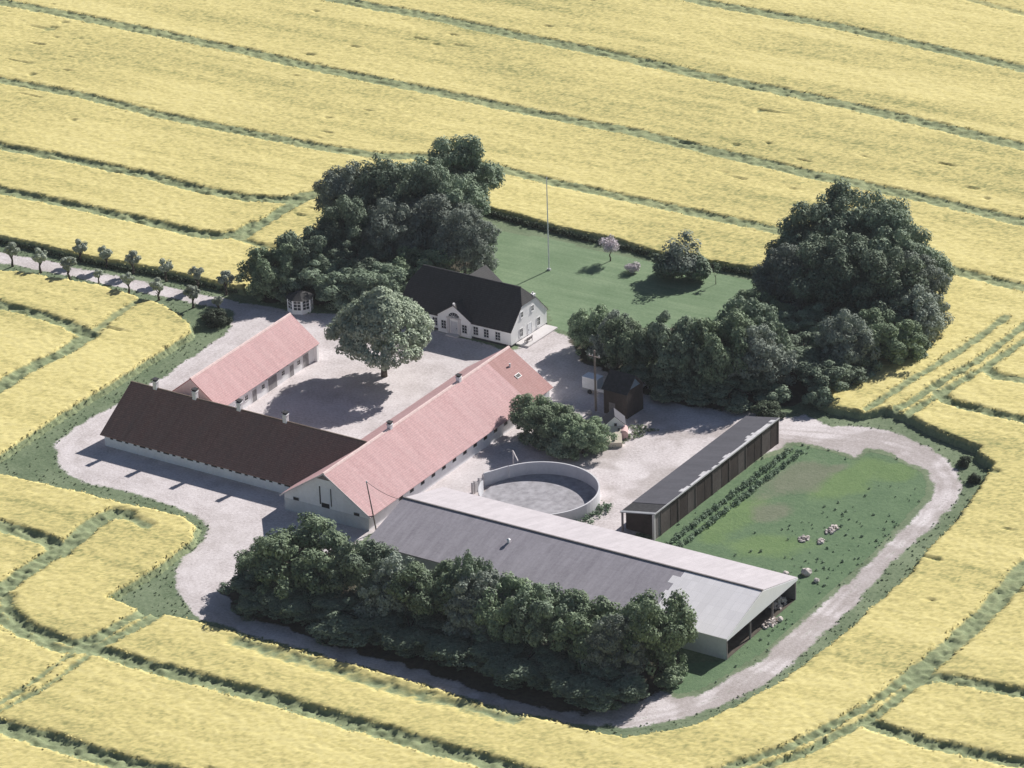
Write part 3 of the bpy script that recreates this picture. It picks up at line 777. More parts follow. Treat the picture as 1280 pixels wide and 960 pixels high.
ORD = ["nearest the farmyard", "second from the farmyard", "third from the farmyard", "fourth from the farmyard", "fifth from the farmyard", "sixth from the farmyard", "seventh from the farmyard", "eighth from the farmyard, at the picture edge"]
for i, (x, y) in enumerate(reversed(POLN)):
    k = 0.8 if i in (0,) else (0.68 if i == 4 else random.uniform(.98, 1.1))
    yy = 53.3 if i != 4 else 54.2
    plant("pollard%d" % (i % 3), x, yy if i else 53.6, "pollard on the near side of the lane, " + ORD[i], "tree", "pollards along the near side of the lane", k, k * random.uniform(.95, 1.08))
for i, (x, y) in enumerate(reversed(POLF)):
    k = random.uniform(1.0, 1.12)
    plant("pollard%d" % ((i + 1) % 3), x, 60.2, "pollard on the far hedge side of the lane, " + ORD[i], "tree", "pollards along the far side of the lane", k, k * random.uniform(.95, 1.08))
plant("bush_d", -55.6, 50.0, "dark rounded bush below the last pollard at the lane end", "bush", None, 1.15, .8)

G1 = "trees behind the farmhouse"
for key, x, y, sw, sh, lab in [
        ("big_a", -43.5, 104.5, 1.0, 1.08, "dark round tree rising highest at the back right of the farmhouse trees"),
        ("big_g", -55.0, 88.5, .92, 1.08, "grey-green tree at the far left top of the trees behind the farmhouse"),
        ("big_b", -49.5, 90.0, .86, 1.05, "broad tree second from the left along the top of the farmhouse trees"),
        ("big_a", -43.0, 91.0, .92, 1.06, "full green tree in the middle of the top of the farmhouse trees"),
        ("big_g", -36.5, 87.0, 1.02, .94, "grey-green tree in front of the tallest dark tree by the farmhouse"),
        ("big_g", -30.0, 84.5, .82, .90, "willowy greyish tree next to the lawn behind the farmhouse roof"),
        ("big_b", -46.5, 97.5, .9, .92, "full tree filling the back of the farmhouse trees, left of the tallest"),
        ("big_a", -38.5, 94.0, .9, .95, "dark tree filling the gap below the tallest tree behind the farmhouse"),
        ("big_g", -44.5, 84.0, .85, .85, "grey-green tree filling the left middle of the farmhouse trees"),
        ("mid_g", -41.5, 81.0, 1.1, 1.35, "small grey tree in the middle front of the farmhouse trees"),
        ("big_a", -49.5, 79.0, .78, .86, "dark tree on the left flank of the trees behind the farmhouse"),
        ("mid_a", -52.0, 70.5, 1.05, 1.12, "dark tree half way down the left edge of the farmhouse trees"),
        ("mid_b", -54.8, 64.5, .95, .95, "lowest leftmost tree of the farmhouse group, beside the lane end"),
        ("mid_a", -46.0, 67.5, 1.15, .7, "dark tree directly behind the white garden pavilion"),
        ("mid_a", -36.5, 69.5, 1.05, .75, "shaded tree against the left end of the farmhouse"),
        ("mid_a", -44.0, 74.0, 1.2, .8, "shaded tree behind the pavilion tree, deep in the farmhouse group"),
        ("mid_b", -35.0, 77.5, 1.0, .8, "shaded tree behind the left part of the farmhouse roof"),
        ("bush", -49.5, 62.5, 1.1, .9, "low bush just left of the white garden pavilion"),
        ("bush", -40.0, 64.8, 1.15, 1.0, "low bush between the pavilion and the farmhouse end"),
        ("bush_g", -27.2, 86.5, 1.0, 1.0, "pale twiggy bush at the lawn corner under the willowy tree")]:
    plant(key, x, y, lab, "bush" if key.startswith("bush") else "tree", G1, sw, sh)

G2 = "trees at the east end of the garden"
for key, x, y, sw, sh, lab in [
        ("big_b", 24.0, 106.0, 1.0, 1.08, "large tree on the upper left of the big dome of trees by the field"),
        ("big_a", 27.0, 111.5, 1.05, 1.18, "highest tree crowning the big dome of trees by the field"),
        ("big_b", 33.5, 110.0, .98, 1.14, "large tree at the upper right of the big dome of trees"),
        ("big_a", 38.5, 106.5, 1.0, 1.05, "pale-topped tree on the right shoulder of the big dome"),
        ("big_g", 24.5, 96.0, .95, .9, "grey-green tree on the lower left of the big dome, next to the lawn"),
        ("big_b", 32.0, 98.0, 1.0, 1.0, "broad tree in the centre front of the big dome"),
        ("big_a", 40.0, 97.0, .98, .96, "tree low on the right side of the big dome by the rapeseed"),
        ("big_g", 43.0, 101.5, .82, .92, "rightmost tree of the big dome, leaning over the rapeseed"),
        ("mid_g", 46.6, 94.5, 1.05, 1.05, "grey-green tree at the lower right edge of the big dome, over the field corner"),
        ("mid_b", 46.0, 86.5, 1.0, .95, "fresh green tree below the right edge of the big dome, by the rapeseed"),
        ("bush", 49.5, 90.0, 1.1, .9, "bush at the right foot of the big dome against the rapeseed"),
        ("bush", 46.0, 80.0, 1.1, .9, "bush between the dome trees and the rapeseed edge"),
        ("mid_a", 35.0, 88.5, 1.25, .68, "shaded tree below the centre of the big dome"),
        ("mid_g", 42.4, 80.0, .98, 1.1, "sunlit grey-green tree low on the right below the big dome"),
        ("mid_a", 29.0, 86.5, 1.2, .62, "dark tree below the left of the big dome"),
        ("mid_a", 42.4, 73.0, 1.05, .6, "dark shaded tree above the track junction"),
        ("mid_a", 36.0, 79.0, 1.2, .6, "deeply shaded tree behind the open shed's far end"),
        ("mid_b", 23.5, 86.5, .85, .8, "small tree between the lawn and the big dome"),
        ("mid_b", 3.6, 69.6, .72, .86, "round tree at the left end of the row, by the house gable"),
        ("mid_g", 9.6, 67.0, .82, .98, "second tree of the row below the lawn, counted from the house"),
        ("mid_b", 14.0, 64.0, .9, 1.08, "third tree of the row below the lawn, counted from the house"),
        ("mid_a", 21.2, 64.2, 1.0, 1.3, "fourth tree of the row below the lawn, counted from the house"),
        ("mid_b", 27.4, 66.0, 1.06, 1.4, "fifth tree of the row below the lawn, counted from the house"),
        ("mid_a", 28.4, 75.0, 1.05, 1.3, "sixth tree of the row below the lawn, nearest the big dome"),
        ("mid_a", 17.6, 61.4, .9, .45, "dark shaded tree right behind the tarred hut"),
        ("mid_a", 24.0, 63.6, 1.05, .48, "dark shaded tree right of the tarred hut, by the white poles"),
        ("mid_a", 30.6, 66.5, 1.15, .52, "dark shaded tree above the gravel behind the open shed"),
        ("mid_g", 33.6, 68.6, 1.1, 1.15, "shaded tree second back from the open shed's far end"),
        ("bush", 37.2, 65.5, 1.2, .7, "shaded bush right behind the far end of the open shed"),
        ("bush_d", 6.4, 66.2, .9, .8, "dark low bush at the gravel edge near the house gable"),
        ("bush_d", 15.0, 59.0, 1.1, .8, "dark low bush in the shade just right of the box trailer"),
        ("bush", 22.8, 58.8, 1.15, .55, "low shaded bush under the trees right of the hut"),
        ("bush", 28.0, 60.4, 1.2, .55, "low shaded bush under the trees, midway between hut and shed end"),
        ("bush", 33.2, 60.6, 1.2, .55, "low shaded bush under the trees just left of the shed's far end"),
        ("bush_d", 39.0, 60.6, 1.2, .8, "dark low bush right behind the shed's far end"),
        ("bush", 44.0, 67.2, 1.0, .9, "shaded bush at the corner of the rapeseed above the track")]:
    plant(key, x, y, lab, "bush" if key.startswith("bush") else "tree", G2, sw, sh)

G3 = "trees in the belt along the big barn"
for key, x, y, sw, sh, lab in [
        ("mid_b", 9.9, -20.0, 1.31, 1.15, "leftmost separate tree of the belt by the big barn, beside the gravel drive"),
        ("mid_b", 4.3, -20.4, 0.87, 0.70, "low wide tree at the left end of the belt, on the gravel bend"),
        ("mid_a", 20.5, -19.0, 1.02, 1.13, "dark tree of the belt at the left end of the big grey roof"),
        ("mid_g", 25.9, -19.4, 1.02, 1.07, "greyish tree of the belt, second along the big grey roof"),
        ("mid_b", 31.4, -19.0, 1.05, 1.13, "fresh green tree of the belt, third along the big grey roof"),
        ("mid_a", 35.7, -16.6, 0.64, 1.28, "narrow dark treetop sticking up from the belt before the grey roof"),
        ("mid_g", 37.7, -19.5, 1.07, 1.10, "greyish tree of the belt just right of the narrow treetop"),
        ("mid_b", 42.9, -18.4, 0.99, 1.15, "tree in the middle of the belt before the streaked grey roof"),
        ("mid_a", 48.5, -18.6, 1.07, 1.19, "dark leafy tree of the belt, right of its middle"),
        ("mid_b", 54.4, -18.6, 1.09, 1.10, "tree of the belt below the edge of the pale roof sheets"),
        ("mid_g", 59.1, -20.0, 0.86, 1.05, "greyish tree of the belt next to the rightmost tree"),
        ("mid_b", 63.2, -15.0, 1.00, 1.35, "tall light green tree at the right end of the belt, before the white wall"),
        ("mid_a", 14.0, -24.8, 1.16, 0.44, "low dark tree at the front left of the belt"),
        ("mid_a", 22.5, -24.8, 1.23, 0.44, "low dark tree at the front of the belt, second from the left"),
        ("mid_a", 31.0, -24.8, 1.23, 0.44, "low dark tree at the front of the belt, third from the left"),
        ("mid_a", 40.0, -24.8, 1.23, 0.44, "low dark tree at the front middle of the belt"),
        ("mid_a", 49.0, -24.8, 1.30, 0.44, "low dark tree at the front of the belt, second from the right"),
        ("mid_a", 57.5, -24.8, 1.23, 0.44, "low dark tree at the front right of the belt above the track bend"),
        ("mid_a", 6.6, -24.8, 1.03, 0.44, "lowest tree at the left front of the belt, shading the gravel bend"),
        ("mid_a", 62.0, -24.8, 0.95, 0.44, "low dark tree at the front of the belt under its rightmost tree"),
        ("bush", 11.0, -24.4, 1.32, 0.56, "dark bush at the front foot of the belt, leftmost"),
        ("bush", 18.5, -25.2, 1.38, 0.56, "dark bush at the front foot of the belt, second from the left"),
        ("bush", 27.0, -25.4, 1.38, 0.56, "dark bush at the front foot of the belt, third from the left"),
        ("bush", 35.5, -25.4, 1.38, 0.56, "dark bush at the front foot of the belt, in its middle"),
        ("bush", 44.5, -25.2, 1.38, 0.56, "dark bush at the front foot of the belt, third from the right"),
        ("bush", 53.0, -24.6, 1.38, 0.56, "dark bush at the front foot of the belt, second from the right"),
        ("bush", 60.0, -22.6, 1.32, 0.56, "dark bush at the front foot of the belt, rightmost, near the track bend"),
        ("bush_l", 66.5, -18.0, .9, 0.60, "low light bush at the right foot of the belt beside the track")]:
    plant(key, x, y, lab, "bush" if key.startswith("bush") else "tree", G3, sw, sh)

G4 = "bushes between the pink barn and the round tank"
for key, x, y, sw, sh, lab in [
        ("mid_b", 12.4, 38.0, .78, .74, "left bush of the clump, touching the long pink barn roof"),
        ("mid_b", 16.6, 37.0, .8, .74, "middle bush of the clump above the round tank"),
        ("mid_b", 21.0, 36.4, .76, .70, "right bush of the clump, beside the small white shed"),
        ("bush", 14.5, 34.8, 1.1, .95, "front bush of the clump on the tank side, left"),
        ("bush", 19.0, 34.2, 1.1, .95, "front bush of the clump on the tank side, right")]:
    plant(key, x, y, lab, "bush", G4, sw, sh, name="bush")
plant("blossom", -12.5, 102.0, "small pinkish blossoming tree on the lawn near the back hedge", "tree", rz=.4)
plant("blossom_bush", -6.9, 99.6, "pale blossoming bush at the left foot of the dark garden bushes", "bush")
plant("bush", -1.0, 100.8, "left bush of the dark grey-green clump standing on the lawn", "bush", "garden bush clump", 1.3, 1.15)
plant("bush_g", 1.2, 101.8, "highest bush of the dark grey-green clump standing on the lawn", "bush", "garden bush clump", 1.75, 1.6)
plant("bush", 3.4, 101.4, "right bush of the dark grey-green clump standing on the lawn", "bush", "garden bush clump", 1.3, 1.1)
plant("sapling", 7.7, 101.6, "thin bare sapling on the lawn right of the dark bushes", "tree")
plant("bush_d", 72.0, 59.5, "dark weedy bush on the verge outside the track bend", "bush", "bushes by the track bend", .5, .5)
plant("bush_d", 75.6, 55.2, "small dark bush against the rapeseed corner outside the track bend", "bush", "bushes by the track bend", .45, .45)

# hedges
def hedge(name, pts, wd, ht, mat, label, seed, dens=34, size=.28):
    g = np.random.default_rng(seed); cl = []
    for (ax, ay), (bx, by) in zip(pts[:-1], pts[1:]):
        L = math.hypot(bx - ax, by - ay); n = max(2, int(L / .7))
        for i in range(n):
            s = (i + g.random()) / n
            r = wd * (.38 + .22 * g.random())
            cl.append((ax + (bx - ax) * s + g.normal() * .15, ay + (by - ay) * s + g.normal() * .15, max(.2, ht - r) * (.7 + .35 * g.random()), r))
            cl.append((ax + (bx - ax) * s, ay + (by - ay) * s, .3, r))
    me = leaf_mesh(name, cl, dens, size, seed, mat, floor=0.02)
    o = bpy.data.objects.new(name, me); COL.objects.link(o)
    return tag(o, label, "hedge")
hedge("garden_hedge", HEDGE, 1.1, 1.15, M_LEAF_DARK, "low dark hedge between the garden lawn and the far rapeseed", 71)
hedge("lane_hedge", LHEDGE, 1.0, .95, M_LEAF_DARK, "low dark hedge on the far side of the pollard lane", 72)
# ------------------------------------------------------------ building helpers
def ob(m, c, t, n, u0, u1, z0, z1, d0, d1):
    """box: u along t, z up, d along n, all from the point c"""
    c, t, n = Vector(c), Vector(t), Vector(n)
    q = [(u0, d0), (u1, d0), (u1, d1), (u0, d1)]
    if t.cross(n).z < 0: q = q[::-1]
    a = [c + t * u + n * d for u, d in q]
    zz = Vector((0, 0, 1))
    return m.hexa([p + zz * z0 for p in a], [p + zz * z1 for p in a])

def plate(m, pts, th):
    """thick n-gon; pts counter-clockwise seen from the outside"""
    n = (Vector(pts[1]) - Vector(pts[0])).cross(Vector(pts[-1]) - Vector(pts[0])).normalized()
    k = len(pts); i = len(m.v)
    m.v += [tuple(p) for p in pts] + [tuple(Vector(p) - n * th) for p in pts]
    m.f.append(tuple(range(i, i + k)))
    m.f.append(tuple(range(i + 2 * k - 1, i + k - 1, -1)))
    for a in range(k):
        b = (a + 1) % k
        m.f.append((i + b, i + a, i + k + a, i + k + b))
    return m

def window(par, c, t, n, w, h, nx=2, ny=3, fm=None, glass=None, fr=.07, bar=.045, sill=True, name="window"):
    """c = centre of the opening on the wall face; frame proud of the wall, pane set back in it"""
    m = MB()
    for u0, u1, z0, z1 in [(-w/2, w/2, h/2 - fr, h/2), (-w/2, w/2, -h/2, -h/2 + fr), (-w/2, -w/2 + fr, -h/2 + fr, h/2 - fr), (w/2 - fr, w/2, -h/2 + fr, h/2 - fr)]:
        ob(m, c, t, n, u0, u1, z0, z1, -.02, .07)
    for k in range(1, nx):
        u = -w/2 + w * k / nx
        ob(m, c, t, n, u - bar / 2, u + bar / 2, -h/2 + fr, h/2 - fr, .012, .06)
    for k in range(1, ny):
        z = -h/2 + h * k / ny
        ob(m, c, t, n, -w/2 + fr, w/2 - fr, z - bar / 2, z + bar / 2, .014, .055)
    f = m.build(name, fm or M_PAINT, par)
    p = MB(); ob(p, c, t, n, -w/2 + fr, w/2 - fr, -h/2 + fr, h/2 - fr, .004, .022)
    p.build("pane", glass or M_GLASS, f)
    if sill:
        s = MB(); ob(s, c, t, n, -w/2 - .06, w/2 + .06, -h/2 - .08, -h/2 - .002, -.02, .12)
        s.build("sill", fm or M_PAINT, f)
    return f

def opening(par, c, t, n, w, h, name, mat, fm=None):
    """a plain dark hatch with a frame"""
    m = MB(); ob(m, c, t, n, -w/2, w/2, -h/2, h/2, -.02, .03)
    o = m.build(name, mat, par)
    if fm:
        k = MB(); fr = .06
        for u0, u1, z0, z1 in [(-w/2 - fr, w/2 + fr, h/2, h/2 + fr), (-w/2 - fr, w/2 + fr, -h/2 - fr, -h/2), (-w/2 - fr, -w/2, -h/2, h/2), (w/2, w/2 + fr, -h/2, h/2)]:
            ob(k, c, t, n, u0, u1, z0, z1, -.02, .055)
        k.build("frame", fm, o)
    return o

def chimney(par, x, y, zr, mat, s=.62, h=1.25, sink=.7):
    m = MB()
    m.box(x - s/2, y - s/2, zr - sink, x + s/2, y + s/2, zr + h)
    m.box(x - s/2 - .08, y - s/2 - .08, zr + h + .002, x + s/2 + .08, y + s/2 + .08, zr + h + .13)
    c = m.build("chimney", mat, par)
    k = MB(); k.box(x - s/2 + .04, y - s/2 + .04, zr + h + .132, x + s/2 - .04, y + s/2 - .04, zr + h + .42)
    k.box(x - s/2 - .1, y - s/2 - .1, zr + h + .422, x + s/2 + .1, y + s/2 + .1, zr + h + .5)
    k.build("cap", M_CAP, c)
    return c

def jag(m, x0, x1, z0, z1, y0, y1, thick, n, amp, seed):
    return m

# ------------------------------------------------------------ long pink barn (ridge along y)
P = tag(empty("barn", (0, 0, 0)), "long pink tiled barn with white gable facing the gravel drive", "barn")
PL, PW, PE, PR = 50.1, 7.82, 2.38, 7.56
sl_ = (PR - PE) / PW
def rz_(x, dz=0.0): return PR - sl_ * abs(x) - dz
WX = 7.25
m = MB(); m.prism_y([(-WX, 0), (WX, 0), (WX, rz_(WX, .2)), (0, PR - .2), (-WX, rz_(WX, .2))], .3, PL - .3)
m.build("wall", M_LIME, P)
m = MB(); ob(m, (0, .3, 0), (1, 0, 0), (0, -1, 0), -WX - .03, WX + .03, 0, 1.95, -.02, .04)
m.build("plinth", M_LIME_LOW, P)
yb = 43.6
m = MB(); m.slab([(PW, 0, PE), (PW, yb, PE), (0, yb, PR), (0, 0, PR)], .16); m.slab([(-PW, PL, PE), (-PW, 0, PE), (0, 0, PR), (0, PL, PR)], .16)
roof = m.build("roof", M_TILE, P)
m = MB(); m.slab([(PW, yb + .01, PE), (PW, PL, PE), (0, PL, PR), (0, yb + .01, PR)], .16)
r2 = m.build("roof_end", M_TILE_OLD, P); r2["label"] = "darker weathered end of the pink roof"
m = MB(); m.prism_y([(-.24, PR - .14), (.24, PR - .14), (.12, PR + .08), (-.12, PR + .08)], -.03, PL + .03); m.build("ridge", M_RIDGE, P)
m = MB()
for s in (1, -1):
    a = (s * (PW + .03), PE - .02); b = (0, PR + .0)
    pr = [(a[0], a[1] - .2), (b[0], b[1] - .2), (b[0], b[1] + .03), (a[0], a[1] + .03)]
    m.prism_y(pr if s < 0 else pr[::-1], -.07, -.005)
m.build("bargeboard", M_CONC_LIGHT, P)
m = MB(); plate(m, [(-1.35, .22, PR - .24 - 1.36 * sl_), (1.35, .22, PR - .24 - 1.36 * sl_), (0, .22, PR - .26)], .04); m.build("gable_vent", M_BOARD, P)
for x in (-5.2, 5.25):
    opening(P, (x, .3 - (.04 if False else 0.0), 2.12), (1, 0, 0), (0, -1, 0), .95, .62, "window", M_DARK, M_LIME_LOW)
for x in (-.95, .95):
    m = MB()
    ob(m, (x, .3, 0), (1, 0, 0), (0, -1, 0), -.09 if x < 0 else -.05, .09 if x < 0 else .05, 2.4, 5.2, -.02, .07)
    m.build("hoist_rail", M_CAP, P)
m = MB(); ob(m, (0, .3, 0), (1, 0, 0), (0, -1, 0), -.82, .82, 2.75, 5.1, -.02, .035); m.build("loft_door", M_CLAD, P)
opening(P, (-.1, .3, 2.3), (1, 0, 0), (0, -1, 0), 1.35, .7, "hatch", M_DARK)
for i in range(13):
    y = 8.6 + i * 2.85
    opening(P, (WX, y, 1.62), (0, 1, 0), (1, 0, 0), .95, .55, "window", M_DARK, M_LIME_LOW)
for x, y in CH['P']:
    chimney(P, 0, y, PR, M_LIME, .6, .5, .6)
sk = MB()
def onroof(x, y): return Vector((x, y, rz_(x)))
nr = Vector((sl_, 0, 1)).normalized()
sd_ = Vector((1, 0, -sl_)).normalized()
c0 = onroof(3.9, 46.3)
def roofbox(m, c, du, dv, h0, h1):
    a = [c + sd_ * u + Vector((0, v, 0)) for u, v in ((-du, -dv), (du, -dv), (du, dv), (-du, dv))]
    return m.hexa([p + nr * h0 for p in a], [p + nr * h1 for p in a])
roofbox(sk, c0, .36, .6, 0.0, .1); so = sk.build("skylight", M_PAINT, P)
sk = MB(); roofbox(sk, c0, .28, .5, .102, .12); sk.build("pane", M_DARK, so)
sk = MB(); sk.tube(onroof(2.3, 46.6) - Vector((0, 0, .1)), onroof(2.3, 46.6) + Vector((0, 0, .55)), .14); sk.build("roof_vent", M_PAINT, P)

# leaning service mast at the front right corner of the pink barn, and its wire
mast = tag(empty("power_mast", (8.35, .55, 0)), "thin dark leaning power mast at the corner of the pink barn gable", "mast")
m = MB(); m.tube((0, 0, 0), (-1.5, .3, 7.3), .11, .08); m.build("pole", M_WOODPOLE, mast)
m = MB(); m.tube((-1.5, .3, 7.302), (-1.52, .3, 7.6), .12, .09); m.build("insulator", M_PAINT, mast)
m = MB()
pa, pb = Vector((6.83, .85, 7.5)), Vector((12.9, 1.35, 5.75))
pts = [pa.lerp(pb, k / 8) - Vector((0, 0, .5 * (1 - (2 * k / 8 - 1) ** 2))) for k in range(9)]
for k in range(8): m.tube(pts[k], pts[k + 1], .035, .035, 5)
tag(m.build("power_wire", M_CAP), "dark overhead wire from the leaning mast to the big barn roof", "wire")

# ------------------------------------------------------------ short pink barn on the west side of the courtyard
L = tag(empty("barn", (-32.47 - 5.25, 45.88, 0), R(1.66)), "short pink tiled barn on the left side of the courtyard", "barn")
LL, LW, LE, LR = 27.5, 5.25, 2.89, 7.0
sll = (LR - LE) / LW
wx = 4.6
m = MB(); m.prism_y([(-wx, 0), (wx, 0), (wx, LR - sll * wx - .2), (0, LR - .2), (-wx, LR - sll * wx - .2)], -LL, -.25); m.build("wall", M_LIME, L)
m = MB(); m.slab([(LW, -LL, LE), (LW, 0, LE), (0, 0, LR), (0, -LL, LR)], .16); m.slab([(-LW, 0, LE), (-LW, -LL, LE), (0, -LL, LR), (0, 0, LR)], .16); m.build("roof", M_TILE, L)
m = MB(); m.prism_y([(-.22, LR - .14), (.22, LR - .14), (.11, LR + .08), (-.11, LR + .08)], -LL, .03); m.build("ridge", M_RIDGE, L)
m = MB(); m.box(wx - .02, -.75, 0, wx + .55, -.25, LE - .12); m.build("corner_pier", M_WHITE, L)
for y, wd, ht, mt in [(-3.2, 1.6, 2.2, M_DOOR), (-7.2, 1.1, 1.9, M_DOOR), (-12.6, 2.4, 2.2, M_DOOR), (-17.6, 1.2, 2.0, M_DOOR), (-22.0, 1.2, 2.0, M_DOOR)]:
    opening(L, (wx, y, ht / 2 + .02), (0, 1, 0), (1, 0, 0), wd, ht, "door", mt, M_PAINT)
for y in (-5.2, -9.6, -15.2, -19.8):
    window(L, (wx, y, 1.55), (0, 1, 0), (1, 0, 0), .9, .8, 2, 2, M_PAINT, M_DARK)
for y in (-8.3, -10.9, -14.1):
    opening(L, (wx, y, 2.4), (0, 1, 0), (1, 0, 0), .5, .3, "vent", M_DARK)

# ------------------------------------------------------------ dark tiled barn along the drive (ridge along x)
dz0 = R(-90 - .97)
Dk = tag(empty("barn", (-43.7 + math.sin(R(.97)) * 8.23, 4.28 + 8.23, 0), dz0), "long white barn with dark brown tiled roof and four chimneys", "barn")
DL, DW, DE, DR = 43.3, 8.23, 2.02, 7.48
sld = (DR - DE) / DW
wx = 7.6
m = MB(); m.prism_y([(-wx, 0), (wx, 0), (wx, DR - sld * wx - .2), (0, DR - .2), (-wx, DR - sld * wx - .2)], .35, 36.6); m.build("wall", M_LIME, Dk)
m = MB()
m.slab([(DW, 0, DE), (DW, 36.15, DE), (0, DL, DR), (0, 0, DR)], .16); m.slab([(-DW, 36.15, DE), (-DW, 0, DE), (0, 0, DR), (0, DL, DR)], .16)
m.build("roof", M_TILE_DARK, Dk)
m = MB(); m.prism_y([(-.2, DR - .14), (.2, DR - .14), (.1, DR + .06), (-.1, DR + .06)], -.03, DL - .3); m.build("ridge", M_RIDGE_DARK, Dk)
m = MB()
nd = Vector((sld, 0, 1)).normalized(); dd = Vector((1, 0, -sld)).normalized()
for y in (4.6, 11.2, 19.0, 27.2, 35.0):
    if y > 34: continue
    m = MB()
    a = [Vector((.35, y - .08, DR - sld * .35)), Vector((.35, y + .08, DR - sld * .35)), Vector((DW - .05, y + .08, DR - sld * (DW - .05))), Vector((DW - .05, y - .08, DR - sld * (DW - .05)))]
    a = a[::-1]
    m.hexa([p + nd * .002 for p in a], [p + nd * .03 for p in a])
    m.build("roof_seam", M_TILE_DARK, Dk)
for i, (x, y) in enumerate(CH['D']):
    chimney(Dk, .0, x + 43.7, DR, M_LIME, .66, 1.0, .7)
for gI in range(8):
    y0 = 1.75 + gI * 4.42
    for dy, ww in ((0, .55), (1.42, 1.05), (2.85, .55)):
        if y0 + dy > 35.6: continue
        opening(Dk, (wx, y0 + dy, 1.62), (0, 1, 0), (1, 0, 0), ww, .52, "window", M_DARK, M_LIME_LOW)

# ------------------------------------------------------------ big grey barn in front
gz_ = R(-90 - .45)
ca, sa = math.cos(R(-.45)), math.sin(R(-.45))
GL, GW, GE, GR = 57.31, 9.99, 3.25, 5.91
gr_ = Vector((69.66, -8.64, 0)); ex = Vector((ca, sa, 0)); ey = Vector((-sa, ca, 0))
go = gr_ - ex * GL + ey * GW
G = tag(empty("barn", tuple(go), gz_), "big low barn with grey corrugated roof and open right end", "barn")
slg = (GR - GE) / GW
gx = 9.7
m = MB(); m.box(gx - .2, .3, 0, gx, GL - .12, GE - .05); m.build("wall", M_CONC, G)
m = MB(); m.box(-gx, .3, 0, -gx + .2, GL - .12, GE - .05); m.build("wall", M_BOARD, G)
m = MB(); m.prism_y([(-gx, 0), (gx, 0), (gx, GE - .06), (0, GR - .3), (-gx, GE - .06)], .3, .5); m.build("wall", M_CONC, G)
m = MB(); m.prism_y([(-gx, 0), (gx, 0), (gx, GE - .06), (0, GR - .3), (-gx, GE - .06)], GL - 14, GL - 13.8); m.build("partition", M_TAR, G)
m = MB(); m.box(-gx + .22, GL - 13.7, .012, gx - .22, GL - .1, .04); m.build("floor", M_SOIL, G)
m = MB(); plate(m, [(gx + .15, GL + .02, GE - .35), (-gx - .15, GL + .02, GE - .35), (-gx - .15, GL + .02, GE - .06), (0, GL + .02, GR - .12), (gx + .15, GL + .02, GE - .06)][::-1], .06)
m.build("gable_cladding", M_CLAD, G)
for x in (9.55, 3.1, -3.1, -9.55):
    m = MB(); m.box(x - .1, GL - .3, 0, x + .1, GL - .06, GE - .05); m.build("post", M_BOARD, G)
bound = [45.6, 44.4, 45.3, 44.9, 45.4, 44.2, 45.1]
m = MB(); mp = MB(); N = len(bound)
for k in range(N):
    xa, xb = GW * k / N, GW * (k + 1) / N
    za, zb = GR - slg * xa, GR - slg * xb
    m.slab([(xb, 0, zb), (xb, bound[k], zb), (xa, bound[k], za), (xa, 0, za)], .1)
    mp.slab([(xb, bound[k] + .005, zb + .01), (xb, GL, zb + .01), (xa, GL, za + .01), (xa, bound[k] + .005, za + .01)], .1)
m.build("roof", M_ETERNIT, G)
m = MB(); m.slab([(-GW, GL, GE), (-GW, 0, GE), (-.002, 0, GR), (-.002, GL, GR)], .1); m.build("roof", M_ETERNIT_SUNLIT, G)
o = mp.build("new_roof_sheets", M_ETERNIT_PALE, G); o["label"] = "paler newer roof sheets at the right end"
m = MB(); m.prism_y([(-.3, GR - .12), (.3, GR - .12), (.12, GR + .09), (-.12, GR + .09)], -.03, GL + .02); m.build("ridge", M_BOARD, G)
m = MB(); m.tube((3.2, 19.4, GR - slg * 3.2 - .1), (3.2, 19.4, GR - slg * 3.2 + .45), .2); m.tube((3.2, 19.4, GR - slg * 3.2 + .452), (3.2, 19.4, GR - slg * 3.2 + .62), .32, .08); m.build("roof_vent", M_PAINT, G)

# ------------------------------------------------------------ open shed with the lean roof
Sh = tag(empty("shed", (44.21, 16.97, 0), R(-.92)), "long tarred shed with slanting dark roof beside the paddock", "shed")
SL, SWd, SLo, SHi = 36.2, 5.55, 3.21, 4.23
def sz(x): return SHi + (SHi - SLo) / SWd * x
for k in range(7):
    y0 = 2.0 + k * 4.87
    m = MB(); m.box(-.16, y0 + .14, 0.02, -.02, y0 + 2.6, SHi - .2); m.build("wall", M_TAR if k % 3 else M_TAR_PALE, Sh)
    m = MB(); m.box(-.13, y0 + 2.61, 0.02, .0, y0 + 4.73, SHi - .22); m.build("sliding_door", M_TAR_PALE if k % 3 == 1 else M_TAR, Sh)
for k in range(8):
    y0 = 2.0 + k * 4.87
    m = MB(); m.box(-.22, y0 - .13, 0, .06, y0 + .13, SHi - .18); m.build("post", M_TAR_PALE, Sh)
m = MB(); m.box(-.18, .45, 0.02, -.04, 1.86, SHi - .2); m.build("wall_panel", M_BOARD, Sh)
m = MB(); m.box(-.3, .05, 0, .04, .4, SHi - .16); m.build("post", M_CONC_LIGHT, Sh)
m = MB(); m.box(-SWd + .3, 1.2, 0.02, -.35, 1.32, SLo - .15); m.build("wall", M_TAR, Sh)  # dark wall added to stand for the shaded interior of the open end
m = MB(); m.box(-SWd + .14, 1.4, 0.02, -SWd + .24, SL - .4, SLo - .16); m.build("wall", M_TAR, Sh)  # dark wall added along the low side to blacken the shaded interior
m = MB(); m.box(-SWd + .1, SL - .3, 0.02, -.3, SL - .15, SLo - .1); m.build("wall", M_TAR, Sh)
for k in range(5):
    m = MB(); m.box(-SWd + .1, .2 + k * 8.8, 0, -SWd + .34, .44 + k * 8.8, SLo - .14); m.build("post", M_BOARD, Sh)
y1 = 3.4
